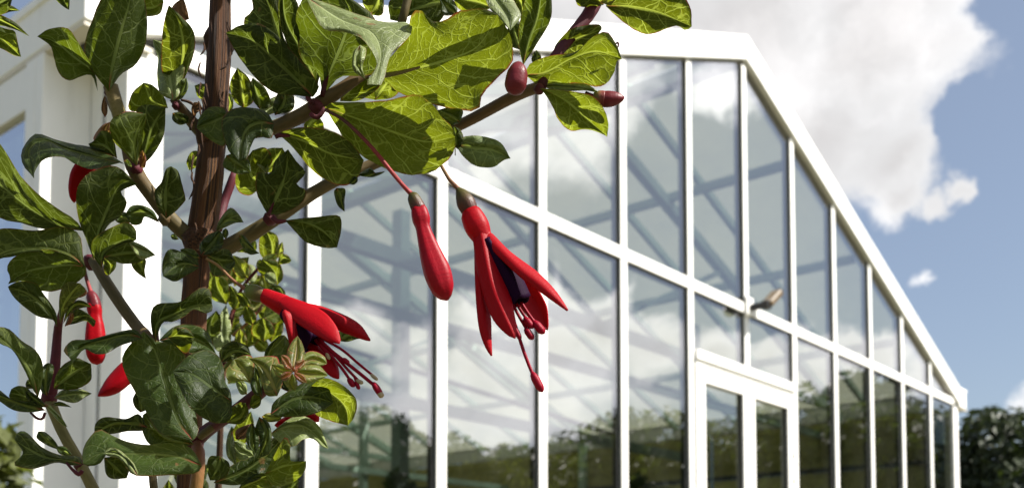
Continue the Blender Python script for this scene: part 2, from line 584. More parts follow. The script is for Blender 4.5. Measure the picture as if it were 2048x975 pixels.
def glass_mat(name, tint, ior=1.75, boost=1.0, dirt=.05):
    m, t = mat(name)
    tc = t.add('ShaderNodeTexCoord').outputs['Object']
    oi = t.add('ShaderNodeObjectInfo').outputs['Random']
    fr = t.add('ShaderNodeFresnel', ins={'IOR': ior}).outputs[0]
    # a single sheet stands for both faces of the pane: R2 = 2R/(1+R)
    r2 = t.m('DIVIDE', t.m('MULTIPLY', fr, 2.0 * boost), t.m('ADD', fr, 1.0), clamp=True)
    wav = t.noise(t.vm('ADD', tc, t.vm('SCALE', t.add('ShaderNodeCombineXYZ', ins={0: oi, 1: oi}).outputs[0], 50.)), 1.1, 2, .5)
    bp = t.add('ShaderNodeBump', ins={'Strength': .35, 'Distance': .004, 'Height': wav})
    gl = t.add('ShaderNodeBsdfGlossy', ins={'Color': (.97, .97, 1.0), 'Roughness': 0.0, 'Normal': bp.outputs[0]})
    tr = t.add('ShaderNodeBsdfTransparent', ins={'Color': tint})
    sh = t.mixsh(r2, tr.outputs[0], gl.outputs[0])
    if dirt:
        d = t.m('MULTIPLY', t.ss(t.noise(t.vm('MULTIPLY', tc, (1, 1, .25)), 3.0, 6, .65), .35, .8), dirt)
        df = t.add('ShaderNodeBsdfDiffuse', ins={'Color': (.5, .5, .46)})
        sh = t.mixsh(d, sh, df.outputs[0])
    t.out(sh)
    return m


M['glass'] = glass_mat('facade_glass', (.42, .46, .42), 2.05, 1.0, .012)
M['glass2'] = glass_mat('side_glass', (.22, .25, .26), 1.45, .75, .02)


def washed_glass():
    m, t = mat('whitewashed_roof_glass')
    tc = t.add('ShaderNodeTexCoord').outputs['Object']
    n = t.noise(tc, .9, 6, .65)
    df = t.add('ShaderNodeBsdfDiffuse', ins={'Color': (.45, .44, .36)})
    tl = t.add('ShaderNodeBsdfTranslucent', ins={'Color': (.38, .37, .29)})
    tr = t.add('ShaderNodeBsdfTransparent', ins={'Color': (.60, .68, .66)})
    a = t.mixsh(.6, df.outputs[0], tl.outputs[0])
    t.out(t.mixsh(t.ss(n, .3, .7, .06, .30), a, tr.outputs[0]))
    return m


M['washed'] = washed_glass()


def blind():
    m, t = mat('olive_side_blind')
    tc = t.add('ShaderNodeTexCoord').outputs['Object']
    n = t.noise(t.vm('MULTIPLY', tc, (1, .3, 6)), 2.0, 5, .6)
    c = t.mix(t.ss(n, .3, .7), (.52, .49, .20), (.66, .62, .28))
    df = t.add('ShaderNodeBsdfDiffuse', ins={'Color': c})
    tl = t.add('ShaderNodeBsdfTranslucent', ins={'Color': c})
    t.out(t.mixsh(.5, df.outputs[0], tl.outputs[0]))
    return m


M['blind'] = blind()


def ground_mat():
    m, t = mat('garden_ground')
    tc = t.add('ShaderNodeTexCoord').outputs['Object']
    n = t.noise(tc, .35, 8, .65)
    g = t.noise(tc, 60, 4, .7)
    c = t.mix(t.ss(n, .42, .58), (.24, .205, .15), (.07, .09, .035))
    c = t.vm('SCALE', c, t.m('MULTIPLY_ADD', g, .9, .55))
    bp = t.add('ShaderNodeBump', ins={'Strength': .6, 'Distance': .02, 'Height': g})
    t.out(princ(t, c, .95, .1, Normal=bp.outputs[0]).outputs[0])
    return m


M['ground'] = ground_mat()

# ------------------------------------------------------------------ ground
gv, gf = [], []
ring = [0, 3, 8, 16, 32, 70, 160, 400, 1200, 3000]
for i, r_ in enumerate(ring[1:]):
    for k in range(32):
        a = k / 32 * 6.28318
        gv.append((r_ * math.cos(a) + 2, r_ * math.sin(a) + 8, .012 * math.sin(k * 3 + i) if 1 < i < 5 else 0))
gv.append((2, 8, 0))
for k in range(32):
    gf.append((k, (k + 1) % 32, len(gv) - 1))
for i in range(len(ring) - 2):
    for k in range(32):
        k2 = (k + 1) % 32
        gf.append((i * 32 + k, (i + 1) * 32 + k, (i + 1) * 32 + k2, i * 32 + k2))
tag(mesh('ground', gv, gf, M['ground']), kind='structure')

# ------------------------------------------------------------------ greenhouse (x along the gable, y into the house, z up)
GH = empty('greenhouse', (GX, GY, 0), None, math.pi / 2 - PHI)
tag(GH, 'large white framed glass greenhouse with pitched roof and double doors', 'greenhouse')
ZT, ZD, ZG, ZA, SL, AX = EYE + 2.10, EYE + 1.64, EYE + 1.454, EYE + 4.115, .3858, 4.0
XL, XR, DEP = -W, 11 * W, 13.6
roofz = lambda x: ZA - SL * abs(x - AX)
G = 0.020


def gbar(name, x, z0, z1, wd_=.066):
    b = MB().box(x - wd_ / 2 + .006, x + wd_ / 2 - .006, .0125, .075, z0, z1).build(name, M['rubber'], GH)
    c = MB().box(x - wd_ / 2, x + wd_ / 2, 0, .012, z0, z1).build('capping', M['white'], b, .002)
    return b


for u in range(0, 11):
    x = u * W
    zb = .16 if u != 5 else ZD + .03
    gbar('glazing_bar', x, zb, ZT - .037)
    gbar('glazing_bar', x, ZT + .037, roofz(x) - (.16 if u != 5 else .19), .06)
# transom rail in two lengths, its gasket below and above
for x0, x1 in ((XL + .07, AX - .0015), (AX + .0015, XR - .07)):
    t_ = MB().box(x0, x1, .0125, .08, ZT - .042, ZT + .042).build('transom', M['rubber'], GH)
    MB().box(x0, x1, -.004, .012, ZT - .036, ZT + .036).build('capping', M['white'], t_, .002)
# bargeboards
for s in (-1, 1):
    xe = XL - .05 if s < 0 else XR + .05
    a, b = (xe, AX) if s < 0 else (AX, xe)
    poly = [(a, roofz(a) - .15), (b, roofz(b) - .15), (b, roofz(b)), (a, roofz(a))]
    MB().prism(poly, -.03, .02).build('bargeboard', M['white'], GH, .004)
    poly = [(a, roofz(a) - .165), (b, roofz(b) - .165), (b, roofz(b) - .06), (a, roofz(a) - .06)]
    MB().prism(poly, .021, .08).build('bargeboard_gasket', M['rubber'], GH)
    poly = [(a, roofz(a) + .004), (b, roofz(b) + .004), (b, roofz(b) + .03), (a, roofz(a) + .03)]
    MB().prism(poly, -.035, .16).build('roof_flashing', M['white'], GH, .003)
# corner posts and dwarf wall
for x in (XL, XR):
    MB().box(x - .085, x + .065, .0, .10, 0, 2.80).build('corner_post', M['white'], GH, .004)
for x0, x1 in ((XL + .07, 4 * W - .05), (6 * W + .05, XR - .07)):
    MB().box(x0, x1, -.01, .12, 0, .155).build('dwarf_wall', M['grey'], GH, .006)
# panes of the gable, one object each
for u in range(-1, 11):
    x0, x1 = u * W + .027, (u + 1) * W - .027
    if u == -1: x0 = XL + .066
    if u == 10: x1 = XR - .086
    if u not in (4, 5):
        mesh('pane', [(x0, G, .157), (x1, G, .157), (x1, G, ZT - .04), (x0, G, ZT - .04)], [(0, 1, 2, 3)], M['glass'], GH, smooth=False, local=True)
    else:
        mesh('pane', [(x0, G, ZD + .02), (x1, G, ZD + .02), (x1, G, ZT - .04), (x0, G, ZT - .04)], [(0, 1, 2, 3)], M['glass'], GH, smooth=False, local=True)
    za, zb = roofz(x0) - .13, roofz(x1) - .13
    mesh('pane', [(x0, G, ZT + .04), (x1, G, ZT + .04), (x1, G, zb), (x0, G, za)], [(0, 1, 2, 3)], M['glass'], GH, smooth=False, local=True)
# door surround and the two leaves
xd0, xd1 = 4 * W, 6 * W
hd = MB().box(xd0 + .034, xd1 - .034, -.03, .09, ZD - .045, ZD + .02).build('door_header', M['white'], GH, .004)
MB().box(xd0 + .04, xd1 - .04, -.012, .06, ZD - .075, ZD - .046).build('door_rail', M['white'], GH, .003)
for x0, x1 in ((xd0 + .034, xd0 + .075), (xd1 - .075, xd1 - .034)):
    MB().box(x0, x1, -.02, .09, 0, ZD - .076).build('door_jamb', M['white'], GH, .004)
for k, (x0, x1) in enumerate(((xd0 + .078, AX - .004), (AX + .004, xd1 - .078))):
    dn = empty('door', (0, 0, 0))
    dn.parent = GH
    dn.location = (x0, 0, 0.02)
    wd_ = x1 - x0
    zt = ZD - .08 - .02
    zg = ZG - .02
    MB().box(0, .085, -.012, .045, 0, zt).build('stile', M['white'], dn, .004)
    MB().box(wd_ - .085, wd_, -.012, .045, 0, zt).build('stile', M['white'], dn, .004)
    MB().box(.0855, wd_ - .0855, -.011, .044, zg, zt - .001).build('top_rail', M['white'], dn, .004)
    MB().box(.0855, wd_ - .0855, -.011, .044, 0.001, .32).build('kick_rail', M['white'], dn, .004)
    mesh('pane', [(.07, .02, .31), (wd_ - .07, .02, .31), (wd_ - .07, .02, zg + .01), (.07, .02, zg + .01)], [(0, 1, 2, 3)], M['glass'], dn, smooth=False, local=True)
    g_ = MB()
    for xx in (.0856, wd_ - .0856 - .008):
        g_.box(xx, xx + .008, .0, .018, .32, zg)
    g_.build('gasket', M['rubber'], dn)
    hx = -.012 if k == 0 else wd_ - .02
    for z_ in (.3, 1.25, 1.62, 1.82):
        MB().box(hx, hx + .032, -.03, -.0125, z_, z_ + .075).build('hinge', M['white'], dn, .004)
    MB().box(wd_ - .06 if k == 0 else .03, wd_ - .03 if k == 0 else .06, -.06, -.0125, 1.0, 1.16).build('handle', M['dark'], dn, .006)
# gutters with their soffits
for x0, x1 in ((XL - .27, XL - .05), (XR + .05, XR + .27)):
    MB().box(x0, x1, -.03, DEP, 2.812, 3.0).build('gutter', M['white'], GH, .006)
    MB().box(x0 - .01, x1 + .01, -.036, DEP, 2.985, 3.02).build('gutter_lip', M['white'], GH, .004)
    MB().box(x0 + .004, x1 + .05, -.02, DEP, 2.795, 2.811).build('soffit', M['soffit'], GH)
sv = []
for k in range(20):
    sv.append((XL - .16 + .045 * math.cos(k / 20 * 6.283), .12 + .045 * math.sin(k / 20 * 6.283)))
ov, of = [(x, y, 2.7945) for x, y in sv] + [(x, y, 2.774) for x, y in sv], [tuple(range(39, 19, -1))]
for k in range(20):
    of.append((k, (k + 1) % 20, 20 + (k + 1) % 20, 20 + k))
mesh('gutter_outlet', ov, of, M['dark'], GH, smooth=False, local=True)
# left flank: stepped out wall below the gutter
MB().box(XL - .078, XL - .03, .1005, .172, 0, 2.794).build('side_panel', M['white'], GH, .003)
MB().box(XL - .07, XL - .03, .173, .195, 0, 2.794).build('side_panel_gap', M['rubber'], GH)  # dark strip standing in for the open gap between the panels
MB().box(XL - .078, XL - .03, .196, .30, 0, 2.794).build('side_panel', M['white'], GH, .003)
MB().box(XL - .27, XL - .079, .28, .34, 0, 2.794).build('pilaster', M['white'], GH, .004)
MB().box(XL - .27, XL - .22, .341, .42, 0, 2.794).build('side_post', M['white'], GH, .004)
MB().box(XL - .262, XL - .22, .421, DEP, 2.62, 2.794).build('side_head_rail', M['white'], GH, .004)
MB().box(XL - .262, XL - .22, .421, DEP, 0, .3).build('side_sill_wall', M['grey'], GH, .004)
yy = .4206
k = 0
while yy < DEP - .2:
    y1 = min(yy + 1.15, DEP)
    x = XL - .24
    mesh('side_pane', [(x, yy + .02, .301), (x, y1 - .02, .301), (x, y1 - .02, 2.619), (x, yy + .02, 2.619)], [(0, 1, 2, 3)], M['glass2'], GH, smooth=False, local=True)
    MB().box(x - .018, x - .004, yy, yy + .02, .3005, 2.6195).build('side_gasket', M['rubber'], GH)
    if y1 < DEP - .2:
        MB().box(XL - .268, XL - .22, y1 - .03, y1 + .03, .3, 2.62).build('side_bar', M['white'], GH, .003)
    yy = y1 + .03
# right flank
for i in range(17):
    y0, y1 = .1005 + i * .79, .1005 + (i + 1) * .79
    mesh('side_pane', [(XR, y0 + .03, .3), (XR, y1 - .03, .3), (XR, y1 - .03, 2.79), (XR, y0 + .03, 2.79)], [(0, 1, 2, 3)], M['glass2'], GH, smooth=False, local=True)
    MB().box(XR - .03, XR + .03, y1 - .03, y1 + .03, .3, 2.79).build('side_bar', M['white'], GH, .003)
MB().box(XR - .06, XR + .05, .101, DEP, 0, .299).build('side_sill_wall', M['grey'], GH, .004)
# roof: whitewashed panes between rafters
for s in (-1, 1):
    xe = XL - .05 if s < 0 else XR + .05
    for i in range(16):
        y0, y1 = .17 + i * .84, .17 + (i + 1) * .84 - .02
        for a, b in ((0.0, .49), (.495, .99)):
            xa, xb = xe + (AX - xe) * a, xe + (AX - xe) * b
            za, zb = roofz(xa) - .01, roofz(xb) - .01
            mesh('roof_pane', [(xa, y0, za), (xb, y0, zb), (xb, y1, zb), (xa, y1, za)], [(0, 1, 2, 3)], M['washed'], GH, smooth=False, local=True)
        MB().beam((xe, y1 + .01, roofz(xe) - .05), (AX, y1 + .01, ZA - .05), .045, .07).build('rafter', M['mint'], GH)
    for q in (.25, .52, .78):
        x = xe + (AX - xe) * q
        MB().box(x - .03, x + .03, .12, DEP, roofz(x) - .17, roofz(x) - .10).build('purlin', M['mint'], GH)
MB().box(AX - .07, AX + .07, .1, DEP, ZA - .16, ZA - .06).build('ridge_beam', M['mint'], GH)
# portal frames of mint steel
for i in range(4):
    y = 1.3 + i * 3.6
    f_ = MB()
    for x in (XL + .12, XR - .12):
        f_.box(x - .05, x + .05, y - .05, y + .05, 0, 2.88)
    f_.build('portal_column', M['mint'], GH)
    f_ = MB()
    f_.beam((XL + .1, y, 2.93), (XR - .1, y, 2.93), .08, .09)
    f_.beam((XL + .12, y, 2.95), (AX, y, ZA - .24), .08, .09)
    f_.beam((XR - .12, y, 2.95), (AX, y, ZA - .24), .08, .09)
    for xa, xb in ((4.0, 2.0), (4.0, 6.0)):
        f_.beam((xa, y, 2.95), (xb, y, roofz(xb) - .22), .045, .045)
    f_.build('truss', M['mint'], GH)
# inner posts and handrails
for x, y in ((2.05, 1.6), (6.0, 1.6), (2.05, 6.4), (6.0, 6.4)):
    MB().box(x - .045, x + .045, y - .045, y + .045, 0, 3.4).build('inner_post', M['mint'], GH, .004)
for y, x0, x1, z in ((1.6, XL + .1, 5.95, 2.02), (1.6, 6.05, XR - .2, 1.62), (1.6, XL + .1, XR - .1, 2.6), (6.4, XL + .1, XR - .1, 2.3)):
    MB().box(x0, x1, y - .125, y - .05, z, z + .075).build('inner_rail', M['mint'], GH, .004)
for i in range(5):
    y0 = .3 + i * 2.65
    MB().box(XR - .10, XR - .095, y0, y0 + 2.6, 2.25, 2.76).build('side_blind', M['blind'], GH)
    MB().box(XR - .12, XR - .08, y0, y0 + 2.6, 2.20, 2.245).build('blind_roller', M['dark'], GH)
    MB().box(XR - .10, XR - .095, y0, y0 + 2.6, 1.55, 2.19).build('side_blind', M['olive'], GH)
# cross bracing under the roof, dark steel
for a, b in (((0, 3.8, 2.75), (4.0, 6.5, 4.0)), ((8.0, 3.8, 2.75), (4.0, 6.5, 4.0)), ((0, 9.2, 2.75), (4.0, 6.5, 4.0)), ((0.2, 3.0, 1.6), (3.8, 6.3, 2.9)), ((2.2, 6.0, 1.3), (-.5, 4.0, 2.7)), ((5, 9, 1.3), (1, 7.6, 2.8))):
    MB().beam(a, b, .05, .05).build('cross_brace', M['dark'], GH)
# olive shade cloth hung across the house and the back gable
MB().box(XL + .15, XR - .15, 10.6, 10.63, .9, 2.9).build('shade_cloth', M['olive'], GH)
MB().box(XL + .15, XR - .15, 10.55, 10.66, 3.0, 3.06).build('shade_rail', M['dark'], GH)
MB().box(XL + .15, XR - .15, 10.55, 10.66, .82, .9).build('shade_rail', M['dark'], GH)
for i in range(12):
    x0 = XL + .1 + i * .78
    mesh('back_pane', [(x0, DEP, .2), (x0 + .74, DEP, .2), (x0 + .74, DEP, 2.9), (x0, DEP, 2.9)], [(0, 1, 2, 3)], M['glass2'], GH, smooth=False, local=True)
    MB().box(x0 + .745, x0 + .775, DEP - .03, DEP + .03, .1, 2.95).build('back_bar', M['mint'], GH)
MB().box(XL + .1, XR - .1, .13, DEP, .004, .02).build('floor', M['grey'], GH)

GM = Matrix.Translation((GX, GY, 0)) @ Matrix.Rotation(math.pi / 2 - PHI, 4, 'Z')
gw = lambda x, y, z: GM @ Vector((x, y, z))

# flood lamp on the transom over the doors
LP = empty('flood_lamp', gw(5 * W, 0, ZT + .02), None, math.pi / 2 - PHI)
tag(LP, 'small dark wall lamp with amber hood fixed over the greenhouse doors', 'lamp')
MB().box(-.05, .05, -.03, -.0045, -.075, .06).build('wall_plate', M['white'], LP, .005)
MB().beam((.0, -.03, -.02), (.05, -.12, .0), .045, .045).build('arm', M['dark'], LP, .005)
MB().box(.02, .085, -.16, -.10, -.035, .03).build('knuckle', M['dark'], LP, .012)
MB().beam((.05, -.13, -.005), (.19, -.15, .115), .095, .05).build('hood', M['amber'], LP, .012)
MB().beam((.192, -.152, .117), (.198, -.153, .122), .08, .04).build('lens', M['dark'], LP)


# ------------------------------------------------------------------ trees: beyond the greenhouse and those its glass mirrors
def crown_mesh(name, seed, rx, rz, n, leaf, m):
    rnd = random.Random(seed)
    lob = []
    for _ in range(26):
        while True:
            p = Vector((rnd.uniform(-1, 1), rnd.uniform(-1, 1), rnd.uniform(-1, 1)))
            if .25 < p.length < 1: break
        lob.append((Vector((p.x * rx * .72, p.y * rx * .72, p.z * rz * .78)), rnd.uniform(.24, .42) * rx))
    v, f = [], []
    for _ in range(n):
        c, r_ = rnd.choice(lob)
        d = Vector((rnd.gauss(0, 1), rnd.gauss(0, 1), rnd.gauss(0, 1))).normalized()
        p = c + d * r_ * rnd.uniform(.62, 1.08)
        nrm = (d + Vector((rnd.gauss(0, .6), rnd.gauss(0, .6), rnd.gauss(.3, .6)))).normalized()
        a = nrm.orthogonal().normalized()
        a = Matrix.Rotation(rnd.uniform(0, 6.28), 3, nrm) @ a
        b = nrm.cross(a)
        s_ = leaf * rnd.uniform(.6, 1.35)
        i = len(v)
        v += [p - a * s_, p - b * s_ * .5 + nrm * s_ * .15, p + a * s_, p + b * s_ * .5 + nrm * s_ * .15]
        f.append((i, i + 1, i + 2, i + 3))
    me = bpy.data.meshes.new(name)
    me.from_pydata([tuple(q) for q in v], [], f)
    me.materials.append(m)
    return me, lob


def trunk_mesh(seed, h, lob, r0):
    rnd = random.Random(seed)
    mb = MB()
    pts = [(Vector((rnd.uniform(-.1, .1) * k, rnd.uniform(-.1, .1) * k, h * k / 5)), r0 * (1 - .12 * k)) for k in range(6)]
    segs = [pts]
    for c, _ in lob[:9]:
        s_ = pts[rnd.choice((2, 3, 4))]
        e = c + Vector((0, 0, h))
        mid = s_[0].lerp(e, .5) + Vector((0, 0, -.12 * (e - s_[0]).length))
        segs.append([(s_[0], s_[1] * .6), (mid, s_[1] * .38), (e, s_[1] * .12)])
    v, f = [], []
    for sg in segs:
        i0 = len(v)
        for p, r_ in sg:
            for k in range(7):
                a = k / 7 * 6.28318
                v.append((p.x + math.cos(a) * r_, p.y + math.sin(a) * r_, p.z))
        for j in range(len(sg) - 1):
            for k in range(7):
                f.append((i0 + j * 7 + k, i0 + j * 7 + (k + 1) % 7, i0 + (j + 1) * 7 + (k + 1) % 7, i0 + (j + 1) * 7 + k))
    me = bpy.data.meshes.new('trunk')
    me.from_pydata([tuple(q) for q in v], [], f)
    me.polygons.foreach_set('use_smooth', [True] * len(f))
    me.materials.append(M['treebark'])
    return me


KIND = {}
for nm, seed, rx, rz, n, leaf, h in (('tree_dark', 3, 2.7, 2.3, 26000, .13, 2.0), ('tree_mid', 8, 2.4, 2.6, 18000, .13, 2.25), ('tree_light', 15, 2.2, 1.9, 15000, .12, 1.7)):
    cm, lob = crown_mesh('crown', seed, rx, rz, n, leaf, M[nm])
    KIND[nm] = (cm, trunk_mesh(seed + 1, h, lob, .2), h, h + rz)


def tree(kind, x, y, top, label, rz, cat_='tree'):
    cm, tm, h, full = KIND[kind]
    s = top / full
    o = empty('tree', (x, y, 0), None, rz)
    tag(o, label, cat_, 'trees round the garden')
    for nm, me, z in (('trunk', tm, 0), ('crown', cm, h * s)):
        c = bpy.data.objects.new(nm, me)
        COL.objects.link(c)
        c.parent = o
        c.location = (0, 0, z)
        c.scale = (s, s, s)
    return o


def pol(az, d):
    return (d * math.sin(R(az)), d * math.cos(R(az)))


for kind, az, d, top, label in (
        ('tree_dark', 26.3, 30, 5.55, 'dark dense tree rising behind the far corner of the greenhouse'),
        ('tree_dark', 30.8, 26, 5.2, 'dark tree beside the one at the greenhouse corner, half hidden by it'),
        ('tree_mid', 23.2, 42, 5.6, 'lower tree far behind the greenhouse corner'),):
    x, y = pol(az, d)
    tree(kind, x, y, top, label, az)
MIR = ['tall bushy tree mirrored in the pane next to the door jamb, past the doors', 'dark tree mirrored in the second pane past the doors', 'green tree mirrored in the third pane past the doors',
       'dark tree mirrored in the last but one full pane by the far corner', 'pale tree mirrored in the last pane by the far corner post', 'green tree mirrored in the pane before the doors',
       'dark tree mirrored at the glazing bar two panes before the doors', 'pale tree mirrored in the pane behind the pistil of the hanging flower', 'green tree mirrored low in the pane below the hanging flower',
       'pale tree mirrored at the glazing bar below the closed bud', 'green tree mirrored in the glass of the double doors', 'dark tree mirrored low in the pane left of the bar under the closed bud', 'green tree mirrored in the pane behind the stamens of the nodding flower']
for kind, px, py, d, rz_ in (('tree_mid', 1625, 765, 22, .4), ('tree_dark', 1690, 790, 26, 1.9), ('tree_mid', 1765, 808, 21, 3.1), ('tree_dark', 1840, 842, 30, 4.4), ('tree_light', 1900, 850, 25, .2),
                            ('tree_mid', 1330, 820, 24, 5.2), ('tree_dark', 1240, 862, 30, 2.2), ('tree_light', 1150, 875, 26, 1.2), ('tree_mid', 1030, 905, 27, .9), ('tree_light', 905, 912, 24, 3.9), ('tree_mid', 1480, 835, 28, 5.9), ('tree_dark', 790, 862, 25, 2.7), ('tree_mid', 690, 835, 27, 4.1)):
    r_ = refl(px, py)
    q = ray(px, py).normalized()
    # walk to the glass, then on along the mirrored ray
    g0 = Vector((GX, GY, 0))
    tt = (g0 - Vector((0, 0, EYE))).dot(NRM) / q.dot(NRM)
    hit = Vector((0, 0, EYE)) + q * tt
    e = hit + r_ * d
    tree(kind, e.x, e.y, e.z + .3, MIR.pop(0), rz_)


# ------------------------------------------------------------------ pot plants inside the glass and a flowering bush by the flank
pm, plob = crown_mesh('foliage', 41, .36, .44, 900, .055, M['potplant'])
pv, pf = [], []
for i, (r_, z_) in enumerate(((.0, 0), (.13, 0), (.18, .27), (.195, .27), (.195, .31), (.175, .31), (.165, .28), (.0, .28))):
    for k in range(20):
        pv.append((r_ * math.cos(k * .31416), r_ * math.sin(k * .31416), z_))
for i in range(7):
    for k in range(20):
        pf.append((i * 20 + k, i * 20 + (k + 1) % 20, (i + 1) * 20 + (k + 1) % 20, (i + 1) * 20 + k))
potme = bpy.data.meshes.new('pot')
potme.from_pydata(pv, [], pf)
potme.polygons.foreach_set('use_smooth', [True] * len(pf))
potme.materials.append(M['terracotta'])
sv_ = MB()
for k in range(5):
    sv_.beam((.03 * math.cos(k), .03 * math.sin(k), .26), (.16 * math.cos(k * 1.3), .16 * math.sin(k * 1.3), .95), .016, .016)
stemme = sv_.build('stems', M['treebark']).data
bpy.data.objects.remove(bpy.data.objects['stems'])


def pot_plant(x, y, top, label, rz):
    o = empty('potted_plant', gw(x, y, .021), None, rz)
    tag(o, label, 'plant', 'pot plants inside the greenhouse')
    for nm, me, z, s in (('pot', potme, 0, 1), ('stems', stemme, 0, 1), ('foliage', pm, top - .44, 1)):
        c = bpy.data.objects.new(nm, me)
        COL.objects.link(c)
        c.parent = o
        c.location = (0, 0, z)
        if nm == 'stems': c.scale = (1, 1, (top - .3) / .95)


for i, (x, y, top, where) in enumerate(((3.45, .55, 1.62, 'just inside the left leaf of the greenhouse doors'), (4.75, .6, 1.5, 'just inside the right leaf of the greenhouse doors'), (2.75, .7, 1.45, 'behind the glass next to the door jamb'),
                                        (5.5, .8, 1.5, 'behind the first pane past the doors'), (6.6, .7, 1.4, 'behind the third pane past the doors'), (1.5, 1.0, 1.5, 'between the inner post and the gable glass'), (.5, .9, 1.3, 'behind the pane by the stamens of the nodding flower'))):
    pot_plant(x, y, top, 'leafy green pot plant standing ' + where, i * 1.3)
# strappy palm inside, behind the first full pane
pal = empty('potted_palm', gw(.62, .5, .021))
tag(pal, 'dark feathery palm in a pot behind the pane beside the lower flower', 'palm')
c = bpy.data.objects.new('pot', potme); COL.objects.link(c); c.parent = pal
pr = random.Random(12)
for i in range(12):
    a, l_ = i * 2.4, pr.uniform(.35, .6)
    h0 = 1.0
    v, f = [], []
    for j in range(9):
        t = j / 8
        rr_ = l_ * t
        z_ = h0 + .62 * t - .75 * t * t
        wd_ = .035 * math.sin(math.pi * (t * .9 + .08))
        cx, cy = rr_ * math.cos(a), rr_ * math.sin(a)
        v += [(cx - wd_ * math.sin(a), cy + wd_ * math.cos(a), z_ + .012), (cx, cy, z_), (cx + wd_ * math.sin(a), cy - wd_ * math.cos(a), z_ + .012)]
    for j in range(8):
        f += [(j * 3, j * 3 + 1, j * 3 + 4, j * 3 + 3), (j * 3 + 1, j * 3 + 2, j * 3 + 5, j * 3 + 4)]
    mesh('frond', v, f, M['potplant'], pal, local=True)
tube('trunk', [wloc(pal) + Vector((0, 0, .25)), wloc(pal) + Vector((.02, .01, .7)), wloc(pal) + Vector((0, 0, 1.05))], [.03, .025, .02], M['treebark'], pal, n=8)
# bush with orange flowers beside the stepped flank
bx_ = P(-130, 1100, 2.75)
bo = empty('flowering_bush', (bx_.x, bx_.y, 0))
tag(bo, 'low bush with orange blooms growing against the left flank of the greenhouse', 'bush')
bm_, blob_ = crown_mesh('foliage', 77, .30, .5, 1600, .035, M['tree_light'])
c = bpy.data.objects.new('foliage', bm_); COL.objects.link(c); c.parent = bo; c.location = (0, 0, .88)
tube('stem', [wloc(bo), wloc(bo) + Vector((.02, 0, .4)), wloc(bo) + Vector((0, .02, .9))], [.022, .018, .012], M['treebark'], bo, n=8)
br = random.Random(2)
for i in range(16):
    p = Vector((br.gauss(0, 1), br.gauss(-.3, 1), br.gauss(.2, .8))).normalized()
    p = Vector((p.x * .28, p.y * .28, .88 + p.z * .42))
    v, f = [(p.x, p.y, p.z + .004)], []
    for k in range(10):
        a = k * .6283
        r_ = .035 if k % 2 else .022
        v.append((p.x + r_ * math.cos(a), p.y + r_ * math.sin(a) * .5 - .004, p.z + r_ * math.sin(a) * .85))
    for k in range(10):
        f.append((0, 1 + k, 1 + (k + 1) % 10))
    mesh('bloom', v, f, M['orange'], bo, local=True)


# ------------------------------------------------------------------ fuchsia: leaves are lofted between midrib and margins
SH = empty('fuchsia_shrub', P(384, 1600, .385) * 1.0)
SH.location.z = 0
tag(SH, 'leafy green fuchsia shrub with hanging red flowers in front of the greenhouse', 'shrub')
RS = empty('fuchsia_shrub', (P(500, 900, .60).x, .60, 0))
tag(RS, 'smaller yellow green fuchsia shrub growing close behind the main stem', 'shrub')
FR = [0.0, 0.0, 1.0]


def frame(x, y, s):
    FR[:] = [x, y, s]


def U(p):
    return (FR[0] + p[0] / FR[2], FR[1] + p[1] / FR[2])


LEAFRND = random.Random(5)


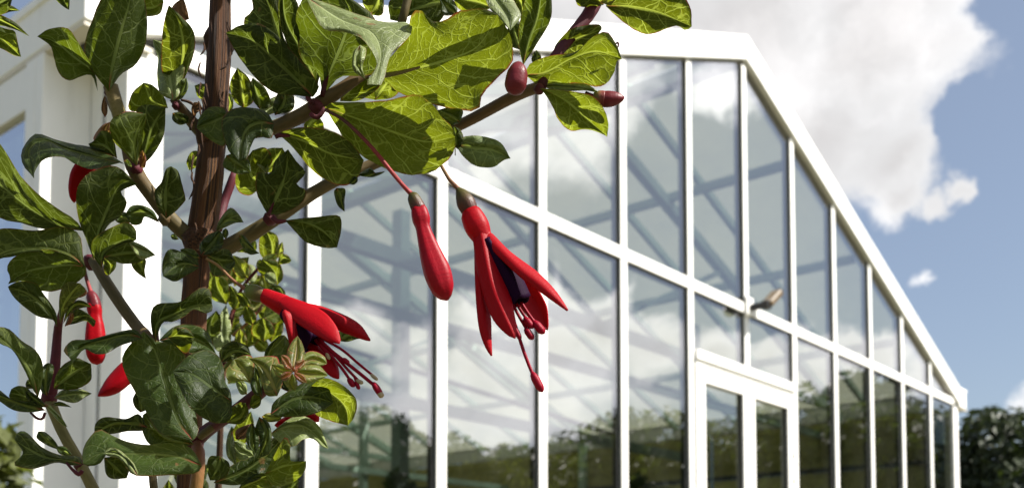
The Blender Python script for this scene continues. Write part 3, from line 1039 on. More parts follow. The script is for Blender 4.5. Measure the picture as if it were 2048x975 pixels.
def loft(name, m, parent, mid, L, Rr, z, gx=0., gh=-.4, cl=0., cr=0., arch=0., dt=0., side='u', nu=22, nv=7, wav=.0015, bulge=.0017, thick=0.0, crease=.0009, teeth=0.0, dome=0.0):
    """mid: base..tip, L / Rr: margins between base and tip, all as photo points in the current frame.
    gx, gh: how far the blade leans away to the right / upwards (m per m); cl, cr: margins pushed away from the viewer (m); dt: tip pushed away"""
    mid, L, Rr = [U(p) for p in mid], [U(p) for p in L], [U(p) for p in Rr]
    b, tp = mid[0], mid[-1]
    k0 = z / F_PX
    rnd = LEAFRND

    def depth(p, t, c):
        dx, dh = (p[0] - b[0]) * k0, -(p[1] - b[1]) * k0
        return max(.2, z + gx * dx + gh * dh + c * math.sin(math.pi * min(1, max(0, t)) ** .85) + arch * 4 * t * (1 - t) + dt * t * t)

    def curve(pts, c):
        v2 = [Vector((p[0], p[1], 0)) for p in pts]
        s2 = cat(v2, nu)
        return [P(q.x, q.y, depth((q.x, q.y), i / nu, c)) for i, q in enumerate(s2)]
    cm, cL, cR = curve(mid, 0), curve([b] + L + [tp], cl), curve([b] + Rr + [tp], cr)
    length = sum((p - q).length for p, q in zip(cm, cm[1:])) * 100
    width = max((p - q).length for p, q in zip(cL, cR)) * 50
    ph = [rnd.uniform(0, 6.28) for _ in range(4)]
    fq = (rnd.uniform(9, 13), rnd.uniform(15, 21))
    v, uv, uz = [], [], []
    view = (cm[nu // 2] - Vector((0, 0, EYE))).normalized()
    for i in range(nu + 1):
        t = i / nu
        env = math.sin(math.pi * t) ** .6 if 0 < t < 1 else 0
        for j in range(-nv, nv + 1):
            q = abs(j) / nv
            e = cL[i] if j < 0 else cR[i]
            p = cm[i].lerp(e, q)
            sgn = -1 if j < 0 else 1
            d = -bulge * 4 * q * (1 - q) * env
            d += crease * (1 - q) ** 3 * env - dome * (1 - q * q) * env
            d += wav * env * q ** 1.6 * (math.sin(fq[0] * t + ph[0] + sgn) + .55 * math.sin(fq[1] * t + ph[1] * sgn))
            d += wav * .4 * env * math.sin(8 * t + 5 * q * sgn + ph[2]) * math.sin(6 * q + ph[3])
            p = p + view * d
            if teeth and q == 1 and 0 < i < nu:
                p = p + (e - cm[i]).normalized() * teeth * min(1, width / 1.9) ** 2 * (((i * 7) % 3) - 1)
            v.append(p)
            uv.append((t, j / nv))
            uz.append((t * length, j / nv * width))
    n = 2 * nv + 1
    f = []
    for i in range(nu):
        for j in range(n - 1):
            q = (i * n + j, i * n + j + 1, (i + 1) * n + j + 1, (i + 1) * n + j)
            f.append(q)
    # make the upper leaf surface the front face
    i0 = (nu // 2) * n + nv
    nrm = (v[i0 + 1] - v[i0]).cross(v[i0 + n] - v[i0])
    faces_viewer = nrm.dot(view) < 0
    if faces_viewer != (side == 't'):
        f = [tuple(reversed(q)) for q in f]
    o = mesh(name, v, f, m, parent, {'UVMap': uv, 'Size': uz})
    if thick:
        md = o.modifiers.new('thickness', 'SOLIDIFY')
        md.thickness = thick
        md.offset = 0
    return o


PLANT = [SH]
ZO = [0.0]                                      # nearer / farther shift for a whole spray


def lf(mid, L, Rr, z, gx=0., gh=-.4, side='u', m='leaf', **k):
    k.setdefault('teeth', .0002)
    return loft('leaf', M[m], PLANT[0], mid, L, Rr, z + ZO[0], gx, gh, side=side, **k)


def stem(pts, z, rad, m='twig', name='branch', **k):
    """pts: photo points (x, y[, z]); rad in photo pixels at that distance"""
    w_ = [P(U(p)[0], U(p)[1], p[2] if len(p) > 2 else z) for p in pts]
    return tube(name, w_, [r_ / FR[2] * z / F_PX for r_ in rad], M[m], PLANT[0], **k)


# --- woody stem and branches (photo pixels)
frame(0, 0, 1)
stem([(452, -260, .372), (441, -20, .378), (438, 90, .38), (433, 180, .382), (424, 300, .384), (410, 430, .386), (396, 520, .387), (388, 640, .388), (381, 800, .388), (376, 980, .387), (372, 1250, .385), (380, 1700, .385), (384, 2600, .385), (384, 5100, .385)],
     .385, [17, 20, 23, 24, 27, 29, 26, 25, 24, 23, 24, 26, 30, 36], 'bark', 'stem', n=150, sides=20, ridges=.085, seed=4)
for i, (x, y, r_) in enumerate(((437, 88, 30), (420, 268, 31), (401, 488, 34))):       # knobbly leaf scars round the stem
    stem([(x + 4, y - 26), (x + 2, y - 8), (x, y + 6), (x - 2, y + 24)], .383, [r_ * .75, r_, r_ * .98, r_ * .72], 'bark', 'stem_node', n=14, sides=18, ridges=.16, seed=20 + i)
rb = random.Random(9)
for i in range(26):                                                                  # loose bark shreds
    y = rb.uniform(20, 520)
    x = 440 - (y / 500) * 38 + rb.choice((-1, 1)) * rb.uniform(14, 30)
    l_ = rb.uniform(14, 46)
    stem([(x, y), (x + rb.uniform(-4, 4), y + l_ * .5), (x + rb.uniform(-10, 10), y + l_)], .372, [1.6, 2.4, .5], 'bark', 'bark_shred', n=5, sides=5)
stem([(400, 520, .387), (470, 486, .386), (545, 440, .384), (650, 372, .387), (760, 322, .392), (920, 250, .388), (1030, 192, .372), (1085, 172, .361)], .38, [17, 16.5, 14.5, 12.5, 11.5, 11, 11.5, 10], 'twig', n=34)
stem([(420, 270, .384), (480, 268, .384), (545, 256, .374), (600, 232, .366), (640, 207, .362), (700, 166, .362), (760, 120, .366), (800, 60, .37)], .366, [12, 12, 14, 15, 15, 12, 11, 9], 'twig', n=26)
stem([(398, 490, .385), (345, 442, .382), (300, 386, .378), (268, 335, .374), (248, 255, .372), (226, 196, .37)], .375, [17, 16, 15, 16, 13, 16], 'twig', n=24)
stem([(246, 262, .3725), (234, 215, .369), (221, 172, .367)], .37, [13.5, 14, 15], 'twigo', n=8)
stem([(418, 282, .384), (382, 240, .382), (362, 215, .38), (345, 196, .378)], .38, [15, 12, 9, 8], 'twig', n=10, ridges=.08)
stem([(436, 458, .40), (448, 405, .405), (460, 372, .405), (470, 340, .405)], .405, [9, 9, 9, 6], 'twigr', n=8)
stem([(186, 520, .40), (228, 588, .395), (272, 650, .39), (296, 676, .385), (330, 740, .385), (386, 868, .385)], .39, [11, 12, 12, 12, 11, 12], 'twig', n=20)
stem([(128, 585, .382), (124, 620, .39), (116, 655, .40), (111, 720, .40), (104, 770, .40), (98, 800, .40)], .40, [3, 6, 8, 10, 12, 14], 'twigr', n=14)
stem([(98, 798, .40), (124, 862, .398), (160, 925, .395), (190, 985, .392), (240, 1090, .39), (372, 1300, .386)], .397, [12, 11, 11, 12, 13, 15], 'twigo', n=18)
stem([(384, 890, .384), (412, 862, .378), (450, 836, .365), (500, 800, .355), (548, 760, .345), (588, 730, .326)], .37, [15, 14, 12, 13, 11, 8], 'twigr', n=18)
stem([(400, 872, .374), (430, 850, .37), (470, 822, .366)], .37, [8, 8, 6], 'twig', n=8)
stem([(1082, 175, .36), (1100, 128, .363), (1140, 75, .366), (1178, 28, .368), (1200, -20, .37), (1230, -120, .374)], .366, [10, 10, 12, 14, 15, 14], 'twigr', n=16)
stem([(310, 1000, .41), (306, 960, .41), (300, 900, .415)], .41, [8, 8, 5], 'twig', n=6)
stem([(386, 1010, .378), (394, 960, .376), (398, 905, .376), (388, 880, .38)], .378, [13, 13, 12, 10], 'pedicelo', n=8)
# nodes on the branches
for x, y, z, r_, m_ in ((222, 186, .368, 17, 'twigr'), (272, 338, .373, 17, 'twigr'), (330, 438, .38, 18, 'twig'), (182, 525, .402, 20, 'twigr'), (632, 214, .361, 20, 'twigr'), (540, 438, .377, 18, 'twigr'),
                        (292, 672, .385, 17, 'twig'), (98, 796, .4, 20, 'twigr'), (162, 930, .395, 18, 'twigr'), (388, 884, .38, 24, 'twigr'), (1078, 178, .359, 14, 'twigr'), (352, 212, .378, 11, 'twigr')):
    r_ *= .84
    stem([(x - r_ * .6, y + r_ * .5), (x, y), (x + r_ * .6, y - r_ * .5)], z, [r_ * .55, r_, r_ * .55], m_, 'branch_node', n=8, sides=10, ridges=.12, seed=int(x))

# --- leaves on the stem above the picture; they shade the ones below
frame(0, 0, 1)
CR = random.Random(31)
for i in range(30):
    x, y = CR.uniform(420, 690), CR.uniform(-300, -110)
    a, l_ = CR.uniform(-3.3, -1.2), CR.uniform(120, 190)
    c, s_ = math.cos(a) * l_, math.sin(a) * l_ * .6
    lf([(x, y), (x + c * .5, y + s_ * .5), (x + c, y + s_)], [(x + c * .25 + s_ * .3, y + s_ * .25 - c * .32), (x + c * .7 + s_ * .25, y + s_ * .7 - c * .26)],
       [(x + c * .25 - s_ * .3, y + s_ * .25 + c * .32), (x + c * .7 - s_ * .25, y + s_ * .7 + c * .26)], CR.uniform(.325, .40), gx=CR.uniform(-.2, .5), gh=CR.uniform(-1.0, .2), nu=14, nv=5) if min(y + s_, y) < -100 and max(y, y + s_) + abs(c) * .3 < -12 else None
for i, (x, y) in enumerate(((1225, -110), (1240, -130), (1215, -140), (850, -270), (862, -300), (840, -310), (868, -200), (470, -240), (455, -260))):
    a, l_ = (-.5, -2.4, -1.5)[i % 3], 95
    c, s_ = math.cos(a) * l_, math.sin(a) * l_
    lf([(x, y), (x + c * .5, y + s_ * .5), (x + c, y + s_)], [(x + c * .3 + s_ * .3, y + s_ * .3 - c * .3), (x + c * .7 + s_ * .22, y + s_ * .7 - c * .22)],
       [(x + c * .3 - s_ * .3, y + s_ * .3 + c * .3), (x + c * .7 - s_ * .22, y + s_ * .7 + c * .22)], .372, gx=.1, gh=-.6, m='bright', nu=14, nv=5)
stem([(470, -250), (600, -200), (760, -180)], .365, [9, 8, 5], 'twig', n=8)
stem([(800, 60, .37), (830, -60, .368), (860, -180, .365), (850, -300, .365)], .368, [9, 8, 7, 4], 'twig', n=8)
# --- leaves, upper left
frame(0, 0, 4.063)
lf([(885, 745), (905, 600), (960, 350), (1050, 30), (1090, -160)], [(800, 640), (695, 500), (688, 350), (740, 190), (820, -10), (930, -150)], [(985, 605), (1100, 530), (1180, 370), (1197, 150), (1160, -60)], .362, gx=.35, gh=-.45, cl=.004, cr=.006, crease=-.002)
lf([(795, 745), (765, 590), (600, 460), (440, 340), (302, 297)], [(745, 530), (692, 440), (620, 320), (545, 228), (400, 236)], [(742, 612), (640, 628), (560, 656), (480, 600), (440, 480), (410, 375)], .366, gx=.2, gh=-.75, cl=-.006, cr=.0)
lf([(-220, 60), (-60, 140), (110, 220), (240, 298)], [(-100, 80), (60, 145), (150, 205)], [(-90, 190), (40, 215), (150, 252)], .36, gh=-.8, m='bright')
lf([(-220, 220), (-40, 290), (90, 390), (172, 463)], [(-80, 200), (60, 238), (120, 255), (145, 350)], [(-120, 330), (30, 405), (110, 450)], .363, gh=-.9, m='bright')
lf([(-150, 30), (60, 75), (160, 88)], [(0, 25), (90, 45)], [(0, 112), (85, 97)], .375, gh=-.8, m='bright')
lf([(-200, 60), (-40, 40), (108, -30)], [(-80, -80), (40, -90)], [(-60, 130), (60, 95)], .352, gh=-.9)
lf([(480, -120), (515, 0), (562, 82)], [(440, -60), (460, 5), (525, 62)], [(560, -60), (566, 20)], .36, gh=-.6)
frame(0, 0, 2)
lf([(655, 10), (600, 36), (545, 20), (515, -40)], [(640, 56), (590, 67), (545, 62), (520, 10)], [(640, -40), (580, -50)], .365, gh=-1.0, m='bright')
lf([(708, 385), (735, 200), (712, 80), (675, 20)], [(650, 290), (648, 150), (660, 70)], [(745, 300), (777, 210), (776, 130), (735, 75)], .376, gx=-.2, gh=-.8, cr=.004, m='bright')
lf([(692, 402), (682, 330), (660, 240), (612, 158)], [(640, 372), (628, 300), (632, 232), (615, 190)], [(716, 378), (738, 285), (734, 220), (690, 180)], .368, gx=.45, gh=.1, side='t', cl=.006, cr=-.002, m='pale')
lf([(700, 398), (730, 365), (746, 312)], [(702, 350), (725, 320)], [(728, 394), (753, 350)], .372, gx=-.2, gh=-.4, m='pale')
lf([(732, -10), (735, 35), (757, 78)], [(690, 25), (690, 62), (722, 86)], [(742, 15), (752, 50)], .366, gh=-.3, m='dry')
lf([(690, 452), (720, 470), (756, 490)], [(715, 448), (750, 465)], [(690, 480), (720, 500)], .376, gh=-.3)
lf([(672, 432), (610, 402), (575, 330)], [(655, 385), (612, 342)], [(620, 440), (540, 447), (513, 430), (530, 370)], .378, gx=.2, gh=-.9, m='bright')
lf([(562, 668), (590, 560), (625, 480), (662, 432)], [(552, 600), (560, 510), (545, 440), (590, 418)], [(612, 620), (655, 540), (662, 450)], .374, gx=-.3, gh=-.5, cr=.006)
lf([(548, 665), (540, 600), (552, 520), (585, 455)], [(500, 612), (452, 560), (442, 485), (500, 446), (552, 450)], [(560, 600), (575, 530), (583, 490)], .366, gx=.6, gh=-.55, cl=.001, cr=.007, m='bright')
lf([(500, 640), (515, 655), (528, 668)], [(510, 636), (525, 655)], [(495, 648), (512, 664)], .358, gh=.3, side='t', m='bright')
lf([(560, 668), (575, 640), (570, 600)], [(555, 640), (562, 610)], [(580, 670), (585, 630)], .364, m='shoot')
for pts in ([(725, 400), (760, 410), (800, 440)], [(760, 520), (775, 470), (790, 430)]):
    stem(pts, .376, [5, 6, 3], 'bark', 'dry_twig', n=6)
lf([(775, 470), (770, 430), (795, 410)], [(765, 440), (775, 410)], [(790, 450), (810, 435)], .376, m='dry')
lf([(420, 470), (412, 430), (420, 380)], [(405, 440), (410, 400)], [(430, 450), (428, 400)], .38, m='dry')
# left middle
frame(0, 220, 3.75)
lf([(935, 405), (720, 352), (500, 290), (330, 225), (215, 300), (256, 514)], [(820, 335), (600, 268), (420, 222), (265, 178), (165, 300), (168, 400)], [(900, 395), (700, 445), (560, 402), (470, 352), (340, 365), (265, 450)], .366, gx=.1, gh=.85, side='t', cl=.004, cr=-.005, dt=-.004)
lf([(835, 335), (650, 290), (488, 260)], [(740, 290), (600, 262)], [(760, 345), (600, 312)], .373, gh=.4, side='t')
lf([(880, 365), (780, 270), (662, 254)], [(845, 195), (765, 152), (705, 228)], [(840, 345), (710, 312)], .376, gh=-.5)
lf([(850, 250), (790, 150), (835, 85)], [(800, 250), (700, 220), (760, 120)], [(845, 200), (845, 130)], .38, gh=-.2, m='shoot')
lf([(625, 905), (430, 862), (200, 722), (0, 562), (-240, 420)], [(560, 820), (400, 715), (250, 596), (150, 488), (80, 375), (0, 252), (-180, 60)], [(490, 895), (320, 892), (180, 852), (0, 812), (-200, 700)], .362, gx=-.1, gh=-.35, cl=-.012, cr=.002)
lf([(700, 1120), (735, 940), (800, 770), (870, 600), (935, 545), (1030, 556)], [(650, 980), (592, 830), (570, 660), (600, 540), (700, 452), (870, 420)], [(800, 880), (900, 800), (953, 690), (905, 612)], .37, gx=.3, gh=-.5, cl=.002, cr=.004)
lf([(1005, 812), (900, 800), (822, 762)], [(950, 768), (870, 765)], [(960, 852), (880, 842)], .374, gh=.5, side='t')
lf([(1195, 845), (1130, 785), (1050, 765), (938, 785)], [(1150, 755), (1060, 712), (980, 720)], [(1085, 800), (1060, 852), (990, 858)], .372, gh=.1, side='t')
frame(0, 440, 3.481)
lf([(708, 335), (722, 240), (790, 180), (880, 142), (950, 135)], [(645, 240), (640, 150), (700, 90), (800, 40), (885, 12), (945, 65)], [(745, 225), (850, 172), (920, 152)], .362, gx=.2, gh=-.6, cl=-.002)
lf([(712, 262), (850, 232), (960, 228), (1085, 242)], [(745, 200), (830, 160), (900, 136), (1005, 190)], [(740, 265), (850, 302), (950, 298), (1025, 265)], .368, gx=-.3, gh=-.5, dt=.006)
lf([(890, 140), (955, 190), (1083, 242)], [(940, 150), (1020, 190)], [(920, 200), (975, 270), (1030, 262)], .361, gx=.5, gh=.6, side='t', m='pale')
lf([(950, 262), (985, 330), (1018, 408)], [(914, 300), (940, 352), (990, 392)], [(1015, 275), (1008, 350)], .372, gh=-.8, m='bright')
lf([(718, 255), (765, 315), (762, 382)], [(720, 330), (735, 375)], [(800, 270), (805, 330)], .376, gx=-.3, gh=-.7, m='bright')
lf([(592, 335), (500, 252), (300, 198), (100, 205), (0, 238), (-170, 300)], [(578, 250), (552, 100), (430, 46), (250, 72), (100, 58), (0, 60), (-150, 120)], [(545, 300), (420, 232), (220, 222), (80, 256), (0, 268), (-130, 330)], .358, gx=.05, gh=-.2, cl=.007, cr=-.001)
lf([(598, 322), (450, 310), (250, 340), (150, 375), (55, 445)], [(520, 262), (350, 205), (150, 225), (50, 318), (72, 400)], [(592, 385), (500, 452), (380, 494), (280, 488), (170, 425), (105, 432)], .366, gx=.15, gh=-.75, cl=-.004, cr=.003)
lf([(398, 745), (322, 612), (200, 512), (55, 462)], [(388, 640), (300, 505), (250, 440), (150, 424), (90, 440)], [(372, 695), (270, 672), (180, 612), (100, 540), (65, 488)], .368, gx=-.15, gh=-.6, cl=.004)
lf([(420, 720), (440, 600), (520, 480), (560, 440)], [(410, 620), (420, 500), (470, 430)], [(470, 620), (545, 540), (600, 490)], .382, gx=.1, gh=-.9, m='young')
lf([(440, 720), (480, 640), (540, 580), (640, 605)], [(470, 600), (540, 555), (600, 570)], [(500, 640), (580, 608)], .38, gh=-.2, side='t', m='bright')
lf([(450, 735), (520, 690), (600, 660), (668, 700)], [(480, 660), (530, 615), (600, 640)], [(520, 720), (600, 700), (650, 742)], .376, gx=-.2, gh=-.3, m='leaf')
lf([(540, 540), (575, 505), (605, 488)], [(550, 500), (580, 475)], [(570, 535), (605, 515)], .378, gh=-.8, m='shoot')
lf([(450, 740), (490, 700), (510, 645)], [(470, 700), (490, 650)], [(490, 720), (516, 670)], .372, gh=-.6, m='shoot')
frame(0, 700, 3.547)
lf([(270, 335), (228, 180), (140, 45), (0, -85), (-170, -210)], [(298, 230), (302, 90), (250, -5), (160, -65), (60, -155), (-20, -170), (-140, -240)], [(230, 270), (178, 150), (90, 0), (0, -48), (-110, -130)], .372, gx=.25, gh=-.6, cl=.010, cr=-.002)
lf([(335, 325), (318, 200), (345, 88)], [(290, 285), (284, 180), (310, 105)], [(355, 260), (385, 120)], .386, gh=.3, side='t')
lf([(382, 272), (480, 190), (570, 130), (646, 96)], [(395, 180), (450, 100), (540, 54), (600, 75)], [(450, 278), (550, 272), (640, 218), (650, 150)], .384, gx=.3, gh=-.55, m='leaf')
lf([(385, 335), (500, 310), (652, 305)], [(440, 282), (560, 272)], [(430, 352), (530, 372), (605, 332)], .386, gh=.7, side='t', m='pale')
lf([(360, 385), (430, 376), (508, 404)], [(420, 362), (480, 385)], [(420, 395), (470, 398)], .38, gh=.5, side='t')
lf([(280, 405), (180, 330), (70, 300)], [(210, 280), (140, 250), (85, 270)], [(200, 395), (110, 365), (65, 330)], .382, gh=-.6)
lf([(320, 425), (200, 392), (0, 322), (-80, 300)], [(250, 365), (100, 352), (0, 282), (-50, 270)], [(220, 438), (100, 425), (0, 362)], .376, gh=.5, side='t')
lf([(250, 270), (215, 235), (180, 240)], [(230, 215), (195, 208)], [(225, 272), (190, 268)], .39, gh=-.5)
lf([(335, 405), (250, 350), (180, 290)], [(280, 335), (215, 290)], [(260, 395), (190, 345)], .378, gh=-.3)
lf([(318, 378), (400, 458), (480, 543)], [(360, 392), (440, 480)], [(350, 430), (430, 520)], .372, gx=.4, gh=-.1, side='t', m='pale')
lf([(582, 808), (470, 778), (330, 758), (190, 690), (108, 640)], [(562, 752), (420, 738), (300, 685), (200, 588), (150, 570), (110, 600)], [(500, 815), (400, 795), (250, 838), (150, 830), (95, 800), (165, 730)], .378, gx=-.05, gh=.25, side='t', cl=.006, cr=.004)
lf([(425, 705), (335, 635), (270, 572)], [(390, 640), (320, 578)], [(350, 680), (262, 625)], .392, gh=.3, side='t')
lf([(520, 750), (450, 715), (395, 680)], [(470, 685), (420, 678)], [(480, 750), (420, 730)], .388, gh=.3, side='t')
stem([(470, 795), (520, 850), (560, 878), (585, 850)], .378, [8, 12, 16, 14], 'twigr', 'petiole', n=8)
stem([(215, 440), (262, 480), (300, 485), (320, 440)], .378, [7, 10, 10, 10], 'twigr', 'petiole', n=8)
# lower cluster
ZO[0] = -.022
frame(150, 740, 4.149)
lf([(1055, 790), (860, 716), (650, 690), (400, 690), (200, 690), (63, 770)], [(960, 640), (800, 600), (600, 615), (440, 590), (310, 540), (200, 488), (100, 580), (58, 690)], [(1000, 852), (800, 868), (500, 870), (400, 770), (280, 680), (215, 765), (120, 795)], .360, gx=.05, gh=.35, side='t', cl=.008, cr=-.003)
lf([(520, 868), (440, 752), (340, 676), (236, 690)], [(520, 835), (480, 760), (370, 660), (285, 642)], [(488, 852), (440, 810), (370, 730), (290, 715)], .353, gx=.3, gh=.9, side='t', m='pale')
lf([(240, 720), (330, 800), (430, 895)], [(360, 720), (450, 800)], [(255, 850), (310, 898)], .366, gh=-.3)
lf([(600, 470), (460, 436), (320, 440), (160, 530)], [(530, 360), (420, 400), (250, 386), (170, 440)], [(560, 500), (430, 505), (300, 528)], .378, gx=.1, gh=-.2)
lf([(545, 350), (540, 250), (510, 170)], [(500, 310), (478, 240)], [(590, 320), (580, 220)], .386, gh=-.4)
frame(0, 0, 1)
lf([(386, 880), (356, 840), (331, 768), (312, 705), (288, 662)], [(352, 876), (315, 862), (293, 825), (268, 780), (246, 735), (248, 705), (268, 680)], [(397, 862), (392, 820), (380, 760), (372, 715), (352, 686), (318, 682)], .372, gx=.28, gh=.25, side='t', cl=.004, cr=.002)
lf([(388, 888), (330, 874), (286, 828)], [(340, 896), (300, 888), (283, 855)], [(360, 850), (310, 818)], .38, gx=.1, gh=.3, side='t')
lf([(464, 802), (420, 771), (385, 747), (346, 742)], [(460, 780), (449, 760), (447, 735), (436, 710), (410, 699), (378, 710), (356, 730)], [(462, 836), (442, 846), (414, 840), (382, 816), (366, 788), (350, 755)], .362, gx=.3, gh=.30, side='t', cl=.004, cr=.002)
lf([(318, 680), (365, 672), (402, 682), (432, 706)], [(335, 662), (355, 650), (385, 648), (415, 664)], [(350, 692), (380, 706), (412, 708)], .374, gx=.3, gh=.5, side='t')
lf([(336, 674), (362, 672), (389, 674)], [(350, 656), (375, 657)], [(348, 686), (373, 706)], .366, gx=.1, gh=-.8, m='bright')
lf([(311, 684), (315, 648), (345, 630), (382, 614), (424, 606)], [(303, 658), (302, 625), (315, 607), (360, 603), (385, 585), (405, 573), (421, 580)], [(325, 645), (345, 643), (370, 632), (388, 618), (410, 626), (425, 620)], .372, gx=-.1, gh=-.1, side='u', cl=-.003, cr=-.006, dt=.003)
stem([(312, 684), (311, 668), (314, 648)], .372, [7, 6, 4], 'twigr', 'petiole', n=5)
lf([(286, 676), (255, 668), (215, 676), (172, 690), (138, 714)], [(268, 658), (225, 666), (180, 678), (145, 680), (127, 700)], [(262, 684), (238, 692), (213, 706), (190, 707), (168, 698), (147, 722)], .372, gx=0, gh=.7, side='t', cr=-.004)
stem([(286, 676), (270, 684), (262, 678)], .372, [5, 5, 2], 'twigr', 'petiole', n=5)
# round the stem
ZO[0] = -.006
frame(240, 280, 3.483)
lf([(322, 548), (316, 450), (316, 340), (355, 182)], [(262, 470), (238, 360), (290, 290), (318, 205)], [(395, 490), (440, 440), (458, 410), (430, 300), (405, 215)], .368, gx=.15, gh=-.5, cl=-.002, cr=.003)
lf([(605, 110), (530, 130), (482, 212)], [(565, 80), (500, 80), (463, 150)], [(580, 152), (530, 190)], .40, gh=-.8, m='bright')
lf([(600, 110), (575, 60), (565, 10)], [(575, 90), (555, 40)], [(600, 60), (590, 20)], .398, gh=-.8, m='bright')
lf([(668, 640), (740, 562), (862, 573)], [(690, 560), (765, 472), (825, 512)], [(725, 612), (800, 578)], .378, gx=-.2, gh=-.2, m='pale')
lf([(548, 880), (450, 856), (372, 890), (300, 948)], [(540, 835), (450, 785), (350, 758), (305, 815), (292, 890)], [(540, 898), (450, 952), (382, 985), (312, 955)], .366, gx=.1, gh=.55, side='t')
lf([(562, 820), (480, 800), (418, 760)], [(520, 765), (460, 752)], [(520, 845), (450, 825)], .37, gh=.5, side='t')
lf([(568, 798), (640, 720), (700, 632)], [(552, 735), (600, 668), (660, 638)], [(640, 795), (712, 745), (722, 680)], .364, gx=.1, gh=.3, side='t')
lf([(605, 800), (700, 830), (800, 835)], [(680, 765), (755, 762)], [(640, 935), (720, 942), (795, 880)], .37, gh=.5, side='t')
lf([(825, 660), (885, 725), (972, 788)], [(870, 670), (940, 760)], [(840, 725), (900, 795)], .37, gx=.2, gh=.4, side='t')
lf([(735, 690), (732, 650), (738, 612)], [(712, 660), (716, 628)], [(755, 660), (752, 630)], .372, gh=.2, side='t')
lf([(410, 690), (380, 672), (352, 668)], [(385, 655), (362, 655)], [(385, 695), (362, 688)], .376, gh=.3, side='t')
# --- upper middle cluster
ZO[0] = 0.0
frame(400, 0, 1.998)
lf([(452, 388), (330, 265), (212, 165), (103, 132)], [(470, 330), (340, 175), (250, 98), (165, 100)], [(385, 382), (300, 372), (222, 312), (150, 220)], .356, gx=-.1, gh=-.28, cl=-.003)
lf([(400, 360), (328, 180), (285, 50), (240, -60)], [(300, 230), (175, 95), (212, 38), (200, -40)], [(420, 300), (335, 150), (328, 50), (300, -60)], .362, gx=-.1, gh=-.3)
lf([(470, 350), (400, 200), (340, 80), (330, -40)], [(400, 280), (330, 130), (312, 20)], [(480, 240), (400, 120), (390, 10)], .368, gx=-.15, gh=-.7)
lf([(490, 385), (520, 285), (578, 145), (600, 50), (560, -30)], [(470, 290), (410, 245), (388, 165), (385, 60), (430, -20)], [(560, 308), (640, 305), (705, 285), (720, 180), (690, 60)], .362, gx=-.05, gh=-.5, cl=.002, cr=.002)
stem([(488, 388), (498, 340), (520, 285), (548, 225)], .3595, [11, 10, 7, 4], 'twigr', 'petiole', n=8)
lf([(420, -15), (560, 78), (680, 128), (722, 215), (692, 338)], [(520, 18), (650, 64), (740, 88), (842, 92), (838, 145), (765, 215), (728, 335)], [(490, 112), (560, 126), (640, 150), (690, 210), (706, 265), (662, 334)], .336, gx=.25, gh=.75, side='t', m='pale', cl=.004, cr=-.003, wav=.0018)
lf([(640, 180), (625, 240), (662, 318)], [(612, 210), (612, 280)], [(665, 200), (650, 270)], .348, gx=.6, gh=.0, side='t', m='pale')
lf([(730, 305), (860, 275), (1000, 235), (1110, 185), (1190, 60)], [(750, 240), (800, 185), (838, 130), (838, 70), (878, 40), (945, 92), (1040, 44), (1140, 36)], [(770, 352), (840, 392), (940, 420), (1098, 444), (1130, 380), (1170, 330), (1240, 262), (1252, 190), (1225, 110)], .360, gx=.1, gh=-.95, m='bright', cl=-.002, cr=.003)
stem([(690, 318), (730, 303), (800, 290), (880, 268)], .3585, [9, 10, 8, 4], 'twigo', 'petiole', n=8)
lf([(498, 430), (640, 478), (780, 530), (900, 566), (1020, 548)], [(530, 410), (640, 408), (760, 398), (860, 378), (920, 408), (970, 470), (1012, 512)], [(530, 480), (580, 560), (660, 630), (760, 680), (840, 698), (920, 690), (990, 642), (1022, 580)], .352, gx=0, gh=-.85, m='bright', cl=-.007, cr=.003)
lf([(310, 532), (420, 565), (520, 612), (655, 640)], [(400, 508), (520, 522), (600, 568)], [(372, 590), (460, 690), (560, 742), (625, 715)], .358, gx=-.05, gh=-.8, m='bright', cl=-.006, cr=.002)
stem([(300, 548), (320, 540), (360, 542)], .357, [9, 9, 5], 'twigr', 'petiole', n=5)
lf([(272, 858), (304, 790), (340, 700), (352, 596)], [(264, 845), (226, 770), (228, 690), (280, 692), (300, 640)], [(335, 852), (405, 812), (426, 762), (386, 736), (422, 690), (382, 640)], .366, gx=.2, gh=-.45)
stem([(272, 862), (285, 830), (300, 795)], .3655, [8, 7, 4], 'twigr', 'petiole', n=5)
lf([(250, 740), (200, 690), (210, 600)], [(200, 780), (150, 760), (145, 690)], [(260, 690), (290, 640), (260, 590)], .392, gx=.1, gh=-.9, m='bright')
lf([(260, 690), (300, 640), (330, 590)], [(245, 640), (270, 595)], [(310, 680), (345, 630)], .388, gh=-.7, m='bright')
lf([(270, 700), (255, 650), (215, 620)], [(230, 660), (210, 635)], [(275, 670), (260, 625)], .384, gx=.3, gh=.5, side='t', m='pale')
lf([(296, 495), (230, 490), (180, 530), (155, 642)], [(262, 445), (180, 428), (120, 440), (86, 490), (110, 595)], [(285, 552), (230, 545), (205, 582), (186, 635)], .356, gx=.1, gh=.3, side='t')
lf([(110, 460), (60, 480), (-15, 510)], [(90, 430), (40, 428), (0, 465)], [(108, 540), (95, 585), (40, 560)], .362, gx=.1, gh=.3, side='t')
lf([(105, 620), (150, 650), (205, 690)], [(150, 610), (195, 640)], [(92, 665), (150, 695)], .36, gh=.5, side='t')
lf([(175, 435), (165, 350), (150, 270)], [(135, 400), (120, 330)], [(215, 400), (200, 320)], .386, gx=.1, gh=-.9, m='bright')
lf([(240, 440), (225, 380), (210, 310)], [(205, 390), (200, 340)], [(285, 420), (260, 350)], .38, gx=.1, gh=-.6)
lf([(250, 470), (280, 430), (345, 400)], [(240, 430), (300, 385)], [(300, 450), (345, 425)], .378, gh=.6, side='t', m='pale')
lf([(480, 470), (430, 500), (440, 560)], [(450, 460), (415, 500)], [(495, 500), (480, 545)], .378, gh=-.9, m='bright')
